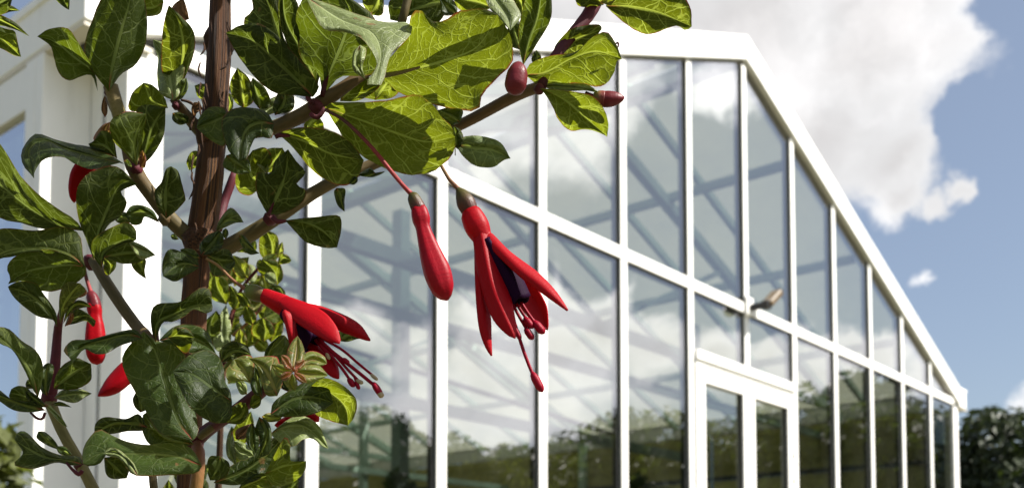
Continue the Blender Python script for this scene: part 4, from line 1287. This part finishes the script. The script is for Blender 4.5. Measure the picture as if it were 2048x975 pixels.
lf([(300, 460), (330, 420), (345, 360)], [(290, 430), (312, 370)], [(370, 440), (375, 380)], .366, gx=.1, gh=.2, side='t')
lf([(40, 380), (0, 360), (-22, 342)], [(25, 340), (0, 335)], [(20, 400), (-10, 385)], .4, gh=-.9, m='bright')
lf([(105, 370), (118, 410), (108, 455)], [(128, 380), (132, 430)], [(100, 400), (100, 440)], .395, gh=-.8, m='bright')
lf([(545, 750), (560, 790), (578, 846)], [(535, 770), (550, 820)], [(580, 755), (578, 800)], .362, gx=-.3, gh=.1, side='t')
lf([(595, 735), (612, 725), (630, 708)], [(600, 720), (615, 705)], [(615, 738), (630, 725)], .364, gh=.1, side='t')
lf([(700, 690), (660, 705), (630, 700)], [(680, 670), (640, 690)], [(740, 685), (690, 708)], .37, gh=.3, side='t')
lf([(560, 405), (620, 330), (660, 300)], [(570, 350), (600, 310)], [(640, 400), (720, 340)], .372, gh=-.9, m='bright')
lf([(700, 400), (740, 340), (770, 300)], [(640, 380), (690, 320)], [(770, 390), (800, 350)], .374, gh=-.9, m='bright')
lf([(340, 880), (430, 890), (500, 930), (548, 988)], [(400, 872), (480, 864), (556, 862), (564, 920)], [(385, 930), (430, 970), (500, 990)], .362, gx=0, gh=-.6, cl=-.006)
stem([(288, 868), (310, 885), (345, 882)], .362, [9, 10, 5], 'twigr', 'petiole', n=5)
stem([(448, 415), (432, 390), (430, 358)], .357, [10, 11, 9], 'twigr', 'petiole', n=5)
stem([(500, 432), (470, 470), (440, 455)], .354, [9, 10, 8], 'twigr', 'petiole', n=5)
stem([(1020, 620), (1018, 560), (1010, 510)], .37, [2, 2, 2], 'twig', 'petiole', n=5)
# --- upper right
frame(800, 0, 1.998)
lf([(492, 262), (510, 180), (550, 60), (570, -80)], [(478, 200), (475, 110), (500, 0), (520, -60)], [(545, 180), (600, 85), (606, 0), (590, -60)], .372, gx=.1, gh=-.6)
lf([(480, 200), (460, 140), (440, 60)], [(440, 180), (430, 110)], [(495, 160), (480, 90)], .38, gh=-.2)
lf([(330, -60), (420, 50), (440, 122)], [(420, -40), (470, 30), (482, 70)], [(350, 20), (395, 75)], .352, gx=.4, gh=.6, side='t', m='pale')
lf([(440, -40), (485, 20), (485, 75)], [(500, -30), (512, 20)], [(450, 10), (470, 50)], .362, gh=-.8, m='bright')
lf([(200, 10), (120, 20), (0, 60), (-40, 80)], [(180, -50), (60, -60), (-40, 0)], [(150, 92), (60, 60), (0, 85)], .374, gx=.1, gh=-.3)
lf([(370, 30), (300, 10), (210, -10)], [(340, -40), (260, -50)], [(320, 48), (240, 40)], .376, gh=-.9, m='bright')
lf([(-120, 60), (-90, 20), (-70, -50)], [(-150, 10), (-130, -40)], [(-72, 60), (-64, 0)], .376, gh=-.9, m='bright')
lf([(230, 60), (190, 30), (150, -20)], [(170, 60), (160, 10)], [(225, 20), (190, -20)], .37, gh=.2, side='t')
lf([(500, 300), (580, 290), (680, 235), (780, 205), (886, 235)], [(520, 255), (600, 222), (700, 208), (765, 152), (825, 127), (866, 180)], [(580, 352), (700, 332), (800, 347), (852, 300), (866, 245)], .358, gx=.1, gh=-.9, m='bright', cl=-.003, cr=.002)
lf([(612, 208), (700, 160), (806, 118)], [(625, 175), (680, 118), (740, 100), (798, 99)], [(690, 218), (755, 182)], .368, gx=.1, gh=-.8, m='bright')
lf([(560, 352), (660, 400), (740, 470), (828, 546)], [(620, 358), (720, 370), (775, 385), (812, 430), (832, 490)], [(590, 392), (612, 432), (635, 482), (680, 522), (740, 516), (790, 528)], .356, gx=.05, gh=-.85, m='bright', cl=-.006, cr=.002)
lf([(560, 345), (660, 348), (800, 372)], [(640, 330), (740, 335)], [(640, 365), (740, 362)], .362, gh=.7, side='t', m='pale')
lf([(822, 25), (930, 30), (1040, 56), (1166, 106)], [(860, -25), (980, -45), (1100, -40), (1158, 25)], [(870, 70), (940, 122), (1002, 137), (1100, 104), (1142, 122)], .362, gx=.1, gh=-.85, m='bright')
lf([(815, 20), (770, -10), (700, 0)], [(790, -50), (730, -40)], [(770, 30), (715, 25)], .366, gh=-.7, m='bright')
lf([(800, 10), (830, -10), (860, -40)], [(800, -20), (830, -45)], [(840, 20), (870, -15)], .36, gh=-.6, m='young')
lf([(225, 580), (300, 590), (370, 598), (442, 633)], [(250, 548), (320, 543), (400, 568)], [(250, 622), (300, 662), (370, 668), (415, 640)], .366, gx=0, gh=-.05, m='pale')
lf([(232, 598), (222, 555), (215, 505)], [(205, 570), (205, 520)], [(255, 560), (240, 515)], .366, gx=.2, gh=-.2)
lf([(240, 490), (200, 460), (150, 440)], [(250, 440), (190, 430)], [(200, 502), (160, 480)], .372, gh=.4, side='t')
lf([(540, 262), (548, 225), (545, 200)], [(525, 240), (535, 210)], [(565, 245), (560, 215)], .374, gh=-.4)
stem([(862, 175), (872, 170), (872, 190)], .357, [3, 5, 2], 'twigr', 'stipule', n=4)
# --- lower right cluster
ZO[0] = -.018
frame(420, 640, 2.91)
lf([(352, 545), (480, 458), (600, 446), (718, 480)], [(375, 470), (500, 385), (600, 342), (685, 385)], [(400, 560), (500, 562), (600, 545), (675, 512)], .356, gx=.1, gh=.25, side='t', cl=.003)
lf([(590, 380), (700, 425), (790, 505), (803, 612)], [(660, 334), (760, 368), (840, 440), (856, 500), (838, 565)], [(600, 470), (615, 545), (700, 585), (760, 600)], .36, gx=.05, gh=-.8, m='bright', cl=-.004)
lf([(392, 440), (352, 345), (300, 270), (226, 222)], [(425, 350), (402, 240), (385, 210), (300, 210)], [(330, 435), (296, 350), (270, 270)], .35, gx=.35, gh=.55, side='t', m='young', cr=.004)
lf([(235, 360), (190, 280), (140, 225)], [(255, 300), (250, 218), (200, 203)], [(180, 352), (108, 350), (92, 290)], .354, gx=.4, gh=.4, side='t', m='young')
lf([(215, 430), (180, 380), (150, 350)], [(215, 380), (185, 345)], [(180, 430), (155, 385)], .36, gh=.2, side='t', m='pale')
lf([(300, 450), (280, 370), (262, 270)], [(250, 420), (232, 340)], [(305, 390), (290, 300)], .362, gx=.2, gh=.2, side='t')
lf([(300, 460), (270, 480), (230, 500)], [(300, 420), (245, 440)], [(290, 495), (255, 515)], .364, gh=-.3, m='bright')
lf([(350, 660), (450, 612), (560, 622), (690, 745)], [(395, 620), (480, 562), (560, 560), (632, 610), (668, 685)], [(420, 720), (490, 732), (540, 692), (600, 690), (655, 735)], .362, gx=.1, gh=.75, side='t', m='pale', cr=-.003)
lf([(318, 892), (420, 850), (500, 835), (560, 818)], [(395, 745), (440, 676), (470, 742), (430, 770), (465, 815)], [(365, 958), (450, 958), (522, 912), (556, 860)], .366, gx=.1, gh=-.9, m='bright', cl=-.004)
lf([(130, 700), (180, 760), (255, 790)], [(170, 700), (230, 735)], [(125, 760), (180, 815)], .358, gx=.2, gh=.4, side='t', m='pale')
lf([(245, 590), (240, 680), (262, 772)], [(212, 650), (220, 730)], [(282, 660), (285, 730)], .352, gx=.5, gh=.1, side='t')
lf([(285, 560), (330, 650), (280, 805)], [(262, 640), (290, 730)], [(345, 600), (362, 700), (340, 780)], .354, gx=-.2, gh=.1, side='t')
lf([(130, 640), (110, 740), (152, 842)], [(95, 700), (100, 790)], [(140, 700), (152, 790)], .356, gx=.4, gh=.1, side='t', m='pale')
lf([(60, 790), (50, 850), (0, 930)], [(0, 790), (-20, 860)], [(112, 830), (105, 890), (60, 925)], .366, gx=.1, gh=-.3)
lf([(20, 945), (200, 870), (330, 780), (425, 680)], [(100, 860), (200, 800), (330, 700), (400, 675)], [(150, 958), (280, 925), (380, 830), (415, 740)], .37, gx=.1, gh=.3, side='t')
lf([(160, 985), (260, 930), (340, 900)], [(200, 930), (290, 885)], [(250, 985), (350, 975), (368, 935)], .374, gh=-.6, m='bright')
lf([(120, 520), (60, 500), (0, 460)], [(100, 470), (30, 440)], [(80, 560), (10, 540)], .372, gh=.4, side='t')
lf([(100, 600), (180, 560), (210, 480)], [(100, 540), (160, 480)], [(180, 600), (225, 540)], .37, gh=-.6, m='bright')
lf([(150, 690), (215, 640), (240, 600)], [(150, 640), (200, 612)], [(200, 690), (235, 650)], .37, gh=.3, side='t', m='dry')
lf([(300, 560), (370, 575), (420, 560)], [(330, 540), (390, 540)], [(330, 590), (400, 585)], .364, gh=-.4, m='young')
lf([(470, 420), (400, 380), (330, 230), (400, 90)], [(420, 300), (330, 330), (320, 180)], [(470, 300), (480, 180), (440, 90)], .372, gx=.2, gh=.3, side='t')
lf([(60, 250), (140, 180), (240, 200)], [(60, 170), (130, 122), (200, 145)], [(120, 230), (200, 220)], .385, gh=-.2, m='leaf')
lf([(755, 120), (820, 85), (905, 110)], [(755, 60), (830, 60)], [(800, 125), (860, 108)], .40, gh=-.6, m='leaf')
# --- rosette of a young shoot
ZO[0] = -.026
frame(480, 540, 3.482)
for mid, L, Rr, kw in (
        ([(370, 700), (395, 590), (402, 456)], [(325, 640), (330, 560), (365, 490)], [(430, 650), (450, 580), (435, 510)], dict(gx=.25, gh=.75, m='young')),
        ([(375, 705), (480, 720), (612, 730)], [(430, 665), (540, 660), (590, 700)], [(420, 750), (470, 788), (570, 755)], dict(gx=.5, gh=.25, m='young')),
        ([(390, 690), (500, 620), (605, 650)], [(450, 580), (520, 562), (590, 600)], [(470, 660), (560, 668)], dict(gx=.5, gh=.5, m='young', z=.352)),
        ([(370, 700), (300, 700), (218, 655)], [(300, 655), (240, 650)], [(330, 740), (280, 745), (240, 710)], dict(gx=-.3, gh=.3, m='young')),
        ([(365, 715), (355, 780), (378, 835)], [(330, 750), (305, 775), (340, 825)], [(390, 750), (402, 790), (390, 828)], dict(gx=.1, gh=-.4, m='young')),
        ([(368, 690), (330, 640), (285, 592)], [(345, 610), (310, 590)], [(320, 690), (292, 640)], dict(gx=.3, gh=.6, m='shoot', z=.343)),
        ([(378, 690), (410, 660), (452, 625)], [(385, 640), (430, 622)], [(410, 695), (450, 660)], dict(gx=.4, gh=.4, m='shoot', z=.343)),
        ([(360, 705), (330, 730), (282, 752)], [(320, 705), (285, 728)], [(350, 745), (310, 768)], dict(gx=0, gh=.3, m='shoot', z=.341)),
        ([(378, 712), (420, 740), (464, 782)], [(420, 718), (455, 740)], [(380, 745), (425, 780)], dict(gx=.3, gh=.0, m='shoot', z=.342)),
        ([(370, 705), (362, 685), (372, 662)], [(352, 690), (358, 670)], [(388, 695), (384, 672)], dict(gx=.2, gh=.2, m='shoot', z=.338)),
        ([(372, 705), (390, 700), (402, 688)], [(380, 690), (394, 682)], [(385, 715), (402, 704)], dict(gx=.2, gh=.2, m='shoot', z=.338))):
    z_ = kw.pop('z', .347)
    lf(mid, L, Rr, z_, side='t', nu=14, nv=5, wav=.0004, **kw)

ZO[0] = 0.0
# --- rear shrub, paler and out of focus
PLANT[0] = RS
frame(400, 430, 3.3625)
RZ = .50
for mid, L, Rr, m_, kw in (
        ([(470, 330), (490, 220), (440, 92)], [(400, 250), (405, 120)], [(525, 240), (520, 140)], 'bright', dict(gh=-.9)),
        ([(520, 330), (560, 290), (615, 302)], [(540, 260), (590, 270)], [(550, 330), (600, 320)], 'bright', dict(gh=-.8)),
        ([(520, 290), (540, 230), (555, 180)], [(510, 240), (535, 195)], [(560, 260), (562, 210)], 'young', dict(gh=-.6)),
        ([(520, 470), (500, 380), (420, 300)], [(430, 420), (380, 350), (390, 300)], [(560, 420), (545, 340), (500, 300)], 'bright', dict(gh=-.8)),
        ([(340, 470), (325, 400), (300, 320)], [(290, 420), (282, 350)], [(385, 420), (370, 350), (340, 330)], 'pale', dict(gh=.6, gx=.4, side='t')),
        ([(230, 480), (260, 380), (330, 280)], [(215, 400), (250, 300)], [(300, 440), (320, 340)], 'bright', dict(gh=-.9)),
        ([(180, 600), (120, 500), (100, 400)], [(80, 560), (60, 450)], [(200, 540), (180, 430)], 'bright', dict(gh=-.8)),
        ([(170, 940), (150, 760), (175, 600)], [(90, 880), (110, 720)], [(205, 860), (210, 740)], 'pale', dict(gh=.3, gx=.5, side='t')),
        ([(90, 880), (60, 760), (110, 640)], [(20, 820), (30, 720)], [(130, 800), (140, 690)], 'leaf', dict(gh=-.8)),
        ([(230, 640), (250, 560), (200, 470)], [(190, 590), (180, 520)], [(280, 600), (250, 510)], 'bright', dict(gh=-.7)),
        ([(330, 620), (300, 560), (240, 520)], [(280, 610), (250, 560)], [(340, 580), (300, 520)], 'bright', dict(gh=-.6)),
        ([(560, 740), (480, 680), (380, 635)], [(560, 660), (470, 600)], [(500, 780), (420, 720)], 'bright', dict(gh=-.9)),
        ([(430, 850), (440, 780), (420, 690)], [(350, 800), (360, 720)], [(500, 800), (480, 720)], 'bright', dict(gh=-.8)),
        ([(300, 900), (340, 790), (400, 740)], [(290, 820), (330, 740)], [(380, 860), (430, 780)], 'bright', dict(gh=-.8)),
        ([(160, 930), (230, 880), (340, 930)], [(170, 870), (250, 850), (320, 880)], [(220, 960), (300, 970)], 'leaf', dict(gh=-.4)),
        ([(560, 560), (540, 500), (470, 470)], [(500, 550), (470, 510)], [(575, 520), (530, 470)], 'leaf', dict(gh=-.5)),
        ([(420, 560), (360, 540), (300, 560)], [(390, 510), (330, 520)], [(390, 590), (330, 590)], 'bright', dict(gh=-.6)),
        ([(300, 760), (250, 760), (235, 820)], [(260, 720), (225, 780)], [(310, 800), (270, 830)], 'leaf', dict(gh=-.3)),
        ([(520, 460), (460, 430), (430, 400)], [(500, 390), (450, 385)], [(480, 470), (440, 440)], 'pale', dict(gh=.7, side='t')),
        ([(200, 330), (160, 260), (180, 200)], [(150, 310), (140, 240)], [(215, 290), (210, 230)], 'bright', dict(gh=-.8)),
        ([(330, 240), (370, 190), (330, 150)], [(310, 200), (310, 165)], [(380, 230), (375, 170)], 'bright', dict(gh=-.8)),
        ([(250, 250), (300, 200), (350, 230)], [(250, 200), (310, 180)], [(290, 250), (340, 260)], 'bright', dict(gh=-.6)),
        ([(120, 400), (170, 330), (230, 300)], [(110, 340), (180, 290)], [(180, 380), (230, 340)], 'leaf', dict(gh=-.6))):
    lf(mid, L, Rr, RZ + LEAFRND.uniform(-.02, .02), m=m_, nu=14, nv=5, wav=.0016, **kw)
stem([(160, 1010, .52), (200, 760, .52), (240, 600, .51), (290, 480, .505), (420, 330, .50), (520, 260, .5)], .51, [14, 13, 12, 11, 10, 6], 'twigr', n=20)
stem([(218, 810), (300, 740), (360, 690), (420, 600)], .5, [12, 10, 9, 8], 'pedicelo', n=10)
stem([(200, 700), (225, 640), (270, 570)], .5, [12, 10, 9], 'pedicel', n=8)
frame(0, 0, 1)
stem([(448, 1010 - 280, .52), (440, 900, .53), (440, 1300, .56), (500, 2600, .6), (500, 3400, .6)], .56, [4, 6, 8, 10, 12], 'bark', n=20, ridges=.05, name='stem')
for i in range(26):                                    # its lower leaves fill the gaps at the foot of the picture
    x, y = LEAFRND.uniform(330, 560), LEAFRND.uniform(880, 1150)
    a = LEAFRND.uniform(-2.6, -.5)
    l_ = LEAFRND.uniform(45, 80)
    c, s_ = math.cos(a) * l_, math.sin(a) * l_
    lf([(x, y), (x + c * .5, y + s_ * .5), (x + c, y + s_)], [(x + c * .3 + s_ * .25, y + s_ * .3 - c * .25), (x + c * .7 + s_ * .2, y + s_ * .7 - c * .2)],
       [(x + c * .3 - s_ * .25, y + s_ * .3 + c * .25), (x + c * .7 - s_ * .2, y + s_ * .7 + c * .2)], LEAFRND.uniform(.46, .56), gx=LEAFRND.uniform(-.5, .5), gh=LEAFRND.uniform(-.9, .3), m=LEAFRND.choice(('bright', 'leaf', 'leaf')), nu=12, nv=4)
for i in range(30):                                    # sunny leaves between the stem and the nodding flower
    x, y = LEAFRND.uniform(425, 545), LEAFRND.uniform(520, 770)
    a = LEAFRND.uniform(-2.6, -.3)
    l_ = LEAFRND.uniform(40, 66)
    c, s_ = math.cos(a) * l_, math.sin(a) * l_
    lf([(x, y), (x + c * .5, y + s_ * .5), (x + c, y + s_)], [(x + c * .3 + s_ * .28, y + s_ * .3 - c * .28), (x + c * .7 + s_ * .22, y + s_ * .7 - c * .22)],
       [(x + c * .3 - s_ * .28, y + s_ * .3 + c * .28), (x + c * .7 - s_ * .22, y + s_ * .7 + c * .22)], LEAFRND.uniform(.49, .55), gx=LEAFRND.uniform(-.4, .4), gh=LEAFRND.uniform(-1.0, .5), m=LEAFRND.choice(('bright', 'bright', 'young', 'pale')), nu=12, nv=4)
PLANT[0] = SH


# ------------------------------------------------------------------ flowers
def flower(z, ped, pedr, pedm, ovary, ovr, ovm, tb, tbr, sepals, corolla, cr_, stamens, name='flower', bodym='red'):
    e = empty(name, P(*U(ped[-1])[:2], z), SH)
    old, PLANT[0] = PLANT[0], e
    stem(ped, z, pedr, pedm, 'pedicel', n=14, sides=8)
    stem(ovary, z, ovr, ovm, 'ovary', n=14, sides=18)
    stem(tb, z, tbr, bodym, 'tube', n=22, sides=24, lobes=4, lobe=.05)
    for mid, L, Rr, kw in sepals:
        kw = dict(kw)
        dz = kw.pop('dz', 0)
        loft('sepal', M['red'], e, mid, L, Rr, z + dz, thick=.0007, wav=.0001, nu=22, nv=7, side='t', **kw)
    if corolla:
        w_ = [P(*U(p), z - .001) for p in corolla]
        n, sd = 16, 28
        c = cat(w_, n)
        k0 = z / F_PX / FR[2]
        for q in range(4):
            v, f, uv = [], [], []
            ax = (c[-1] - c[0]).normalized()
            u = ax.orthogonal().normalized()
            b = ax.cross(u)
            for i, p in enumerate(c):
                t = i / n
                for j in range(11):
                    a = q * 1.5708 + (j / 10 - .5) * 2.25
                    rr = k0 * (cr_[0] + (cr_[1] - cr_[0]) * t ** .7) * (1 - .16 * (j / 10) ** 1.5 + .03 * math.sin(5 * a))
                    ext = 1 if i < n else 1
                    v.append(p + (u * math.cos(a) + b * math.sin(a)) * rr + ax * (-.0016 * ((j / 10 - .5) * 2) ** 2 * t * t))
                    uv.append((t, j / 5 - 1))
            for i in range(n):
                for j in range(10):
                    f.append((i * 11 + j, i * 11 + j + 1, (i + 1) * 11 + j + 1, (i + 1) * 11 + j))
            o = mesh('petal', v, f, M['purple'], e, {'UVMap': uv})
            md = o.modifiers.new('thickness', 'SOLIDIFY')
            md.thickness = .0004
    for pts, r0, an, ar, am in stamens:
        stem(pts, z, [r0 * 1.2] * len(pts), 'crimson', 'filament', n=12, sides=8)
        if an:
            a, b = Vector((*an[0], 0)), Vector((*an[1], 0))
            q = [tuple(a.lerp(b, t))[:2] for t in (0, .12, .4, .72, .93, 1)]
            stem(q, z - .0004, [ar * .25, ar * .7, ar, ar * .98, ar * .6, ar * .12], am, 'anther', n=14, sides=14, lobes=2, lobe=.22)
    PLANT[0] = old
    return e


# hanging open flower
frame(780, 360, 2.215)
flower(.352, [(228, -62), (262, -5), (290, 25), (312, 52)], [8, 9, 10, 13], 'pedicelo',
       [(300, 38), (318, 66), (338, 104), (352, 132), (362, 150)], [11, 31, 43, 39, 30], 'ovary',
       [(345, 128), (358, 150), (385, 205), (408, 255), (420, 292), (432, 330)], [30, 50, 58, 46, 38, 30],
       [([(398, 205), (420, 330), (452, 470), (505, 600), (554, 700)], [(368, 235), (374, 290), (386, 400), (420, 525), (462, 622), (520, 684)], [(438, 225), (460, 285), (494, 385), (534, 520), (557, 645)], dict(dz=-.0024, gx=-.1, gh=.13, cl=.003, cr=.003, bulge=0, dome=.0012, crease=.0)),
        ([(384, 280), (400, 480), (420, 630), (449, 777)], [(377, 320), (382, 500), (396, 650), (422, 735)], [(410, 480), (442, 600), (446, 700)], dict(dz=.001, gx=.5, gh=.1, bulge=0, dome=.002, crease=0)),
        ([(415, 225), (560, 372), (690, 476), (787, 577)], [(450, 238), (530, 318), (650, 408), (725, 484), (770, 548)], [(440, 290), (560, 412), (650, 482), (725, 535)], dict(dz=-.0012, gx=.1, gh=.5, bulge=0, dome=.002, crease=0)),
        ([(440, 290), (570, 440), (650, 560), (697, 662)], [(520, 350), (620, 440), (688, 545), (700, 640)], [(520, 440), (580, 560), (640, 630)], dict(dz=.008, gx=.1, gh=-.2, bulge=0, dome=-.002, crease=0))],
       [(428, 268), (488, 368), (540, 462), (574, 546)], (38, 60),
       [([(540, 540), (565, 590), (606, 660)], 6, ((598, 652), (634, 706)), 19, 'crimson'),
        ([(560, 545), (585, 585), (608, 618)], 6, ((594, 606), (634, 656)), 20, 'crimson'),
        ([(580, 540), (612, 590), (645, 635)], 6, ((634, 622), (684, 680)), 23, 'crimson'),
        ([(535, 560), (550, 620), (560, 665)], 6, ((552, 650), (578, 706)), 15, 'crimson'),
        ([(555, 640), (590, 750), (620, 830), (638, 868)], 6.5, ((628, 848), (676, 938)), 23, 'crimson')])
# nodding open flower by the rosette
frame(480, 540, 3.482)
flower(.356, [(-236, -82), (-150, -30), (-60, 60), (10, 112), (52, 138)], [9, 10, 11, 13, 20], 'pedicelo',
       [(38, 134), (60, 142), (105, 158), (145, 172), (172, 182)], [24, 48, 58, 52, 44], 'ovaryg',
       [(148, 168), (170, 178), (240, 212), (310, 248), (370, 285), (420, 320)], [42, 54, 66, 76, 72, 50],
       [([(268, 214), (440, 300), (580, 395), (693, 511)], [(325, 186), (400, 208), (500, 246), (602, 308), (672, 398), (697, 480)], [(300, 268), (335, 305), (400, 368), (500, 432), (600, 488), (670, 508)], dict(dz=-.0062, gx=-.05, gh=.35, bulge=0, dome=.0013, crease=0)),
        ([(400, 240), (620, 300), (760, 384), (906, 488)], [(480, 236), (600, 266), (750, 328), (842, 390)], [(560, 330), (690, 418), (780, 452), (870, 482)], dict(dz=.004, gx=.1, gh=.15, bulge=0, dome=.002, crease=0)),
        ([(312, 280), (345, 400), (385, 520), (440, 600)], [(298, 300), (325, 400), (350, 505), (400, 590)], [(372, 320), (390, 420), (420, 520)], dict(dz=-.009, gx=.4, gh=-.1, bulge=0, dome=.002, crease=0)),
        ([(400, 470), (520, 560), (640, 640), (686, 754)], [(480, 500), (600, 560), (655, 610), (684, 700)], [(470, 560), (540, 640), (596, 705), (640, 742)], dict(dz=.004, gx=.2, gh=.4, bulge=0, dome=.002, crease=0))],
       [(325, 272), (400, 350), (475, 430), (535, 505)], (66, 112),
       [([(560, 470), (700, 545), (820, 645), (925, 732)], 8, ((908, 722), (960, 764)), 15, 'pollen'),
        ([(540, 470), (660, 580), (800, 690), (935, 800)], 10.5, ((925, 778), (985, 872)), 28, 'crimson'),
        ([(540, 500), (620, 580), (700, 670), (765, 762)], 9, ((752, 748), (798, 812)), 25, 'crimson'),
        ([(550, 490), (650, 580), (750, 690), (822, 765)], 8.5, ((806, 764), (858, 786)), 19, 'pollen'),
        ([(540, 480), (640, 560), (730, 630)], 8, ((712, 612), (760, 652)), 22, 'crimson'),
        ([(520, 480), (570, 540), (610, 590)], 8, ((600, 575), (625, 620)), 15, 'pollen'),
        ([(800, 745), (815, 790), (822, 815)], 9, ((806, 770), (830, 830)), 17, 'crimson'),
        ([(960, 830), (972, 856)], 12, ((960, 838), (994, 884)), 24, 'pollen')])


def bud(z, ped, pedr, ovary, ovr, ovm, body, bodr, bm='budred', lobe=.15):
    e = empty('flower_bud', P(*U(body[0]), z), SH)
    old, PLANT[0] = PLANT[0], e
    if ped: stem(ped, z, pedr, 'pedicel', 'pedicel', n=18, sides=8)
    if ovary: stem(ovary, z, ovr, ovm, 'ovary', n=12, sides=16)
    stem(body, z, bodr, bm, 'closed_sepals', n=30, sides=28, lobes=4, lobe=lobe)
    PLANT[0] = old


frame(560, 300, 3.25)
bud(.35, [(292, -262), (420, -190), (585, -30), (720, 135), (800, 230), (858, 290)], [11, 12, 13, 14, 14, 18],
    [(850, 284), (864, 304), (884, 345), (902, 382), (908, 398)], [20, 40, 47, 50, 44], 'ovary',
    [(895, 375), (905, 400), (918, 450), (928, 500), (950, 580), (985, 690), (1025, 800), (1055, 890), (1078, 950), (1088, 974)], [50, 60, 64, 52, 62, 82, 96, 84, 48, 10])
frame(800, 0, 1.998)
bud(.35, None, None, None, None, None, [(478, 250), (474, 266), (468, 300), (462, 335), (458, 362), (456, 378)], [10, 30, 45, 47, 36, 6], 'darkbud', .06)
bud(.362, [(740, 372), (768, 384), (785, 392)], [9, 10, 18], [(770, 386), (790, 393), (815, 396)], [18, 31, 32], 'budtip', [(800, 395), (830, 396), (860, 394), (884, 391), (896, 388)], [30, 32, 27, 16, 4], 'darkbud', .08)
frame(0, 220, 3.75)
bud(.385, [(760, 250), (740, 300), (700, 360)], [12, 12, 20], None, None, None, [(690, 350), (660, 400), (610, 490), (572, 580), (555, 650), (556, 694)], [60, 74, 80, 62, 36, 4], 'red')
frame(0, 440, 3.481)
bud(.41, [(590, 340), (600, 400), (622, 470), (636, 510)], [11, 13, 15, 20], [(628, 500), (640, 530), (656, 580), (660, 610)], [24, 40, 46, 48], 'darkbud',
    [(650, 585), (658, 620), (662, 660), (664, 740), (666, 840), (668, 930), (672, 985), (674, 1004)], [46, 55, 50, 66, 76, 70, 45, 6], 'red')
frame(0, 700, 3.547)
e_ = empty('flower', P(*U((925, 120)), .42), SH)
loft('sepal', M['red'], e_, [(1000, 110), (900, 180), (800, 255), (698, 322)], [(930, 60), (860, 95), (770, 190), (715, 280)], [(1000, 180), (920, 235), (850, 290), (770, 320)], .42, .1, .1, thick=.0007, bulge=0, dome=.003, side='t', wav=.0002, crease=0)
loft('sepal', M['red'], e_, [(1010, 120), (960, 150), (900, 190)], [(950, 80), (900, 130)], [(1020, 200), (950, 220)], .424, .1, -.2, thick=.0007, side='t', crease=0)
frame(420, 640, 2.91)
e_ = empty('flower', P(*U((560, 560)), .385), SH)
loft('sepal', M['red'], e_, [(520, 540), (580, 570), (630, 586)], [(540, 520), (600, 530), (630, 560)], [(540, 580), (590, 590)], .385, .1, .3, thick=.0007, side='t', crease=0)
loft('sepal', M['red'], e_, [(520, 560), (440, 580), (380, 610)], [(470, 555), (410, 580)], [(480, 600), (410, 625)], .385, .1, .2, thick=.0007, side='t', crease=0)
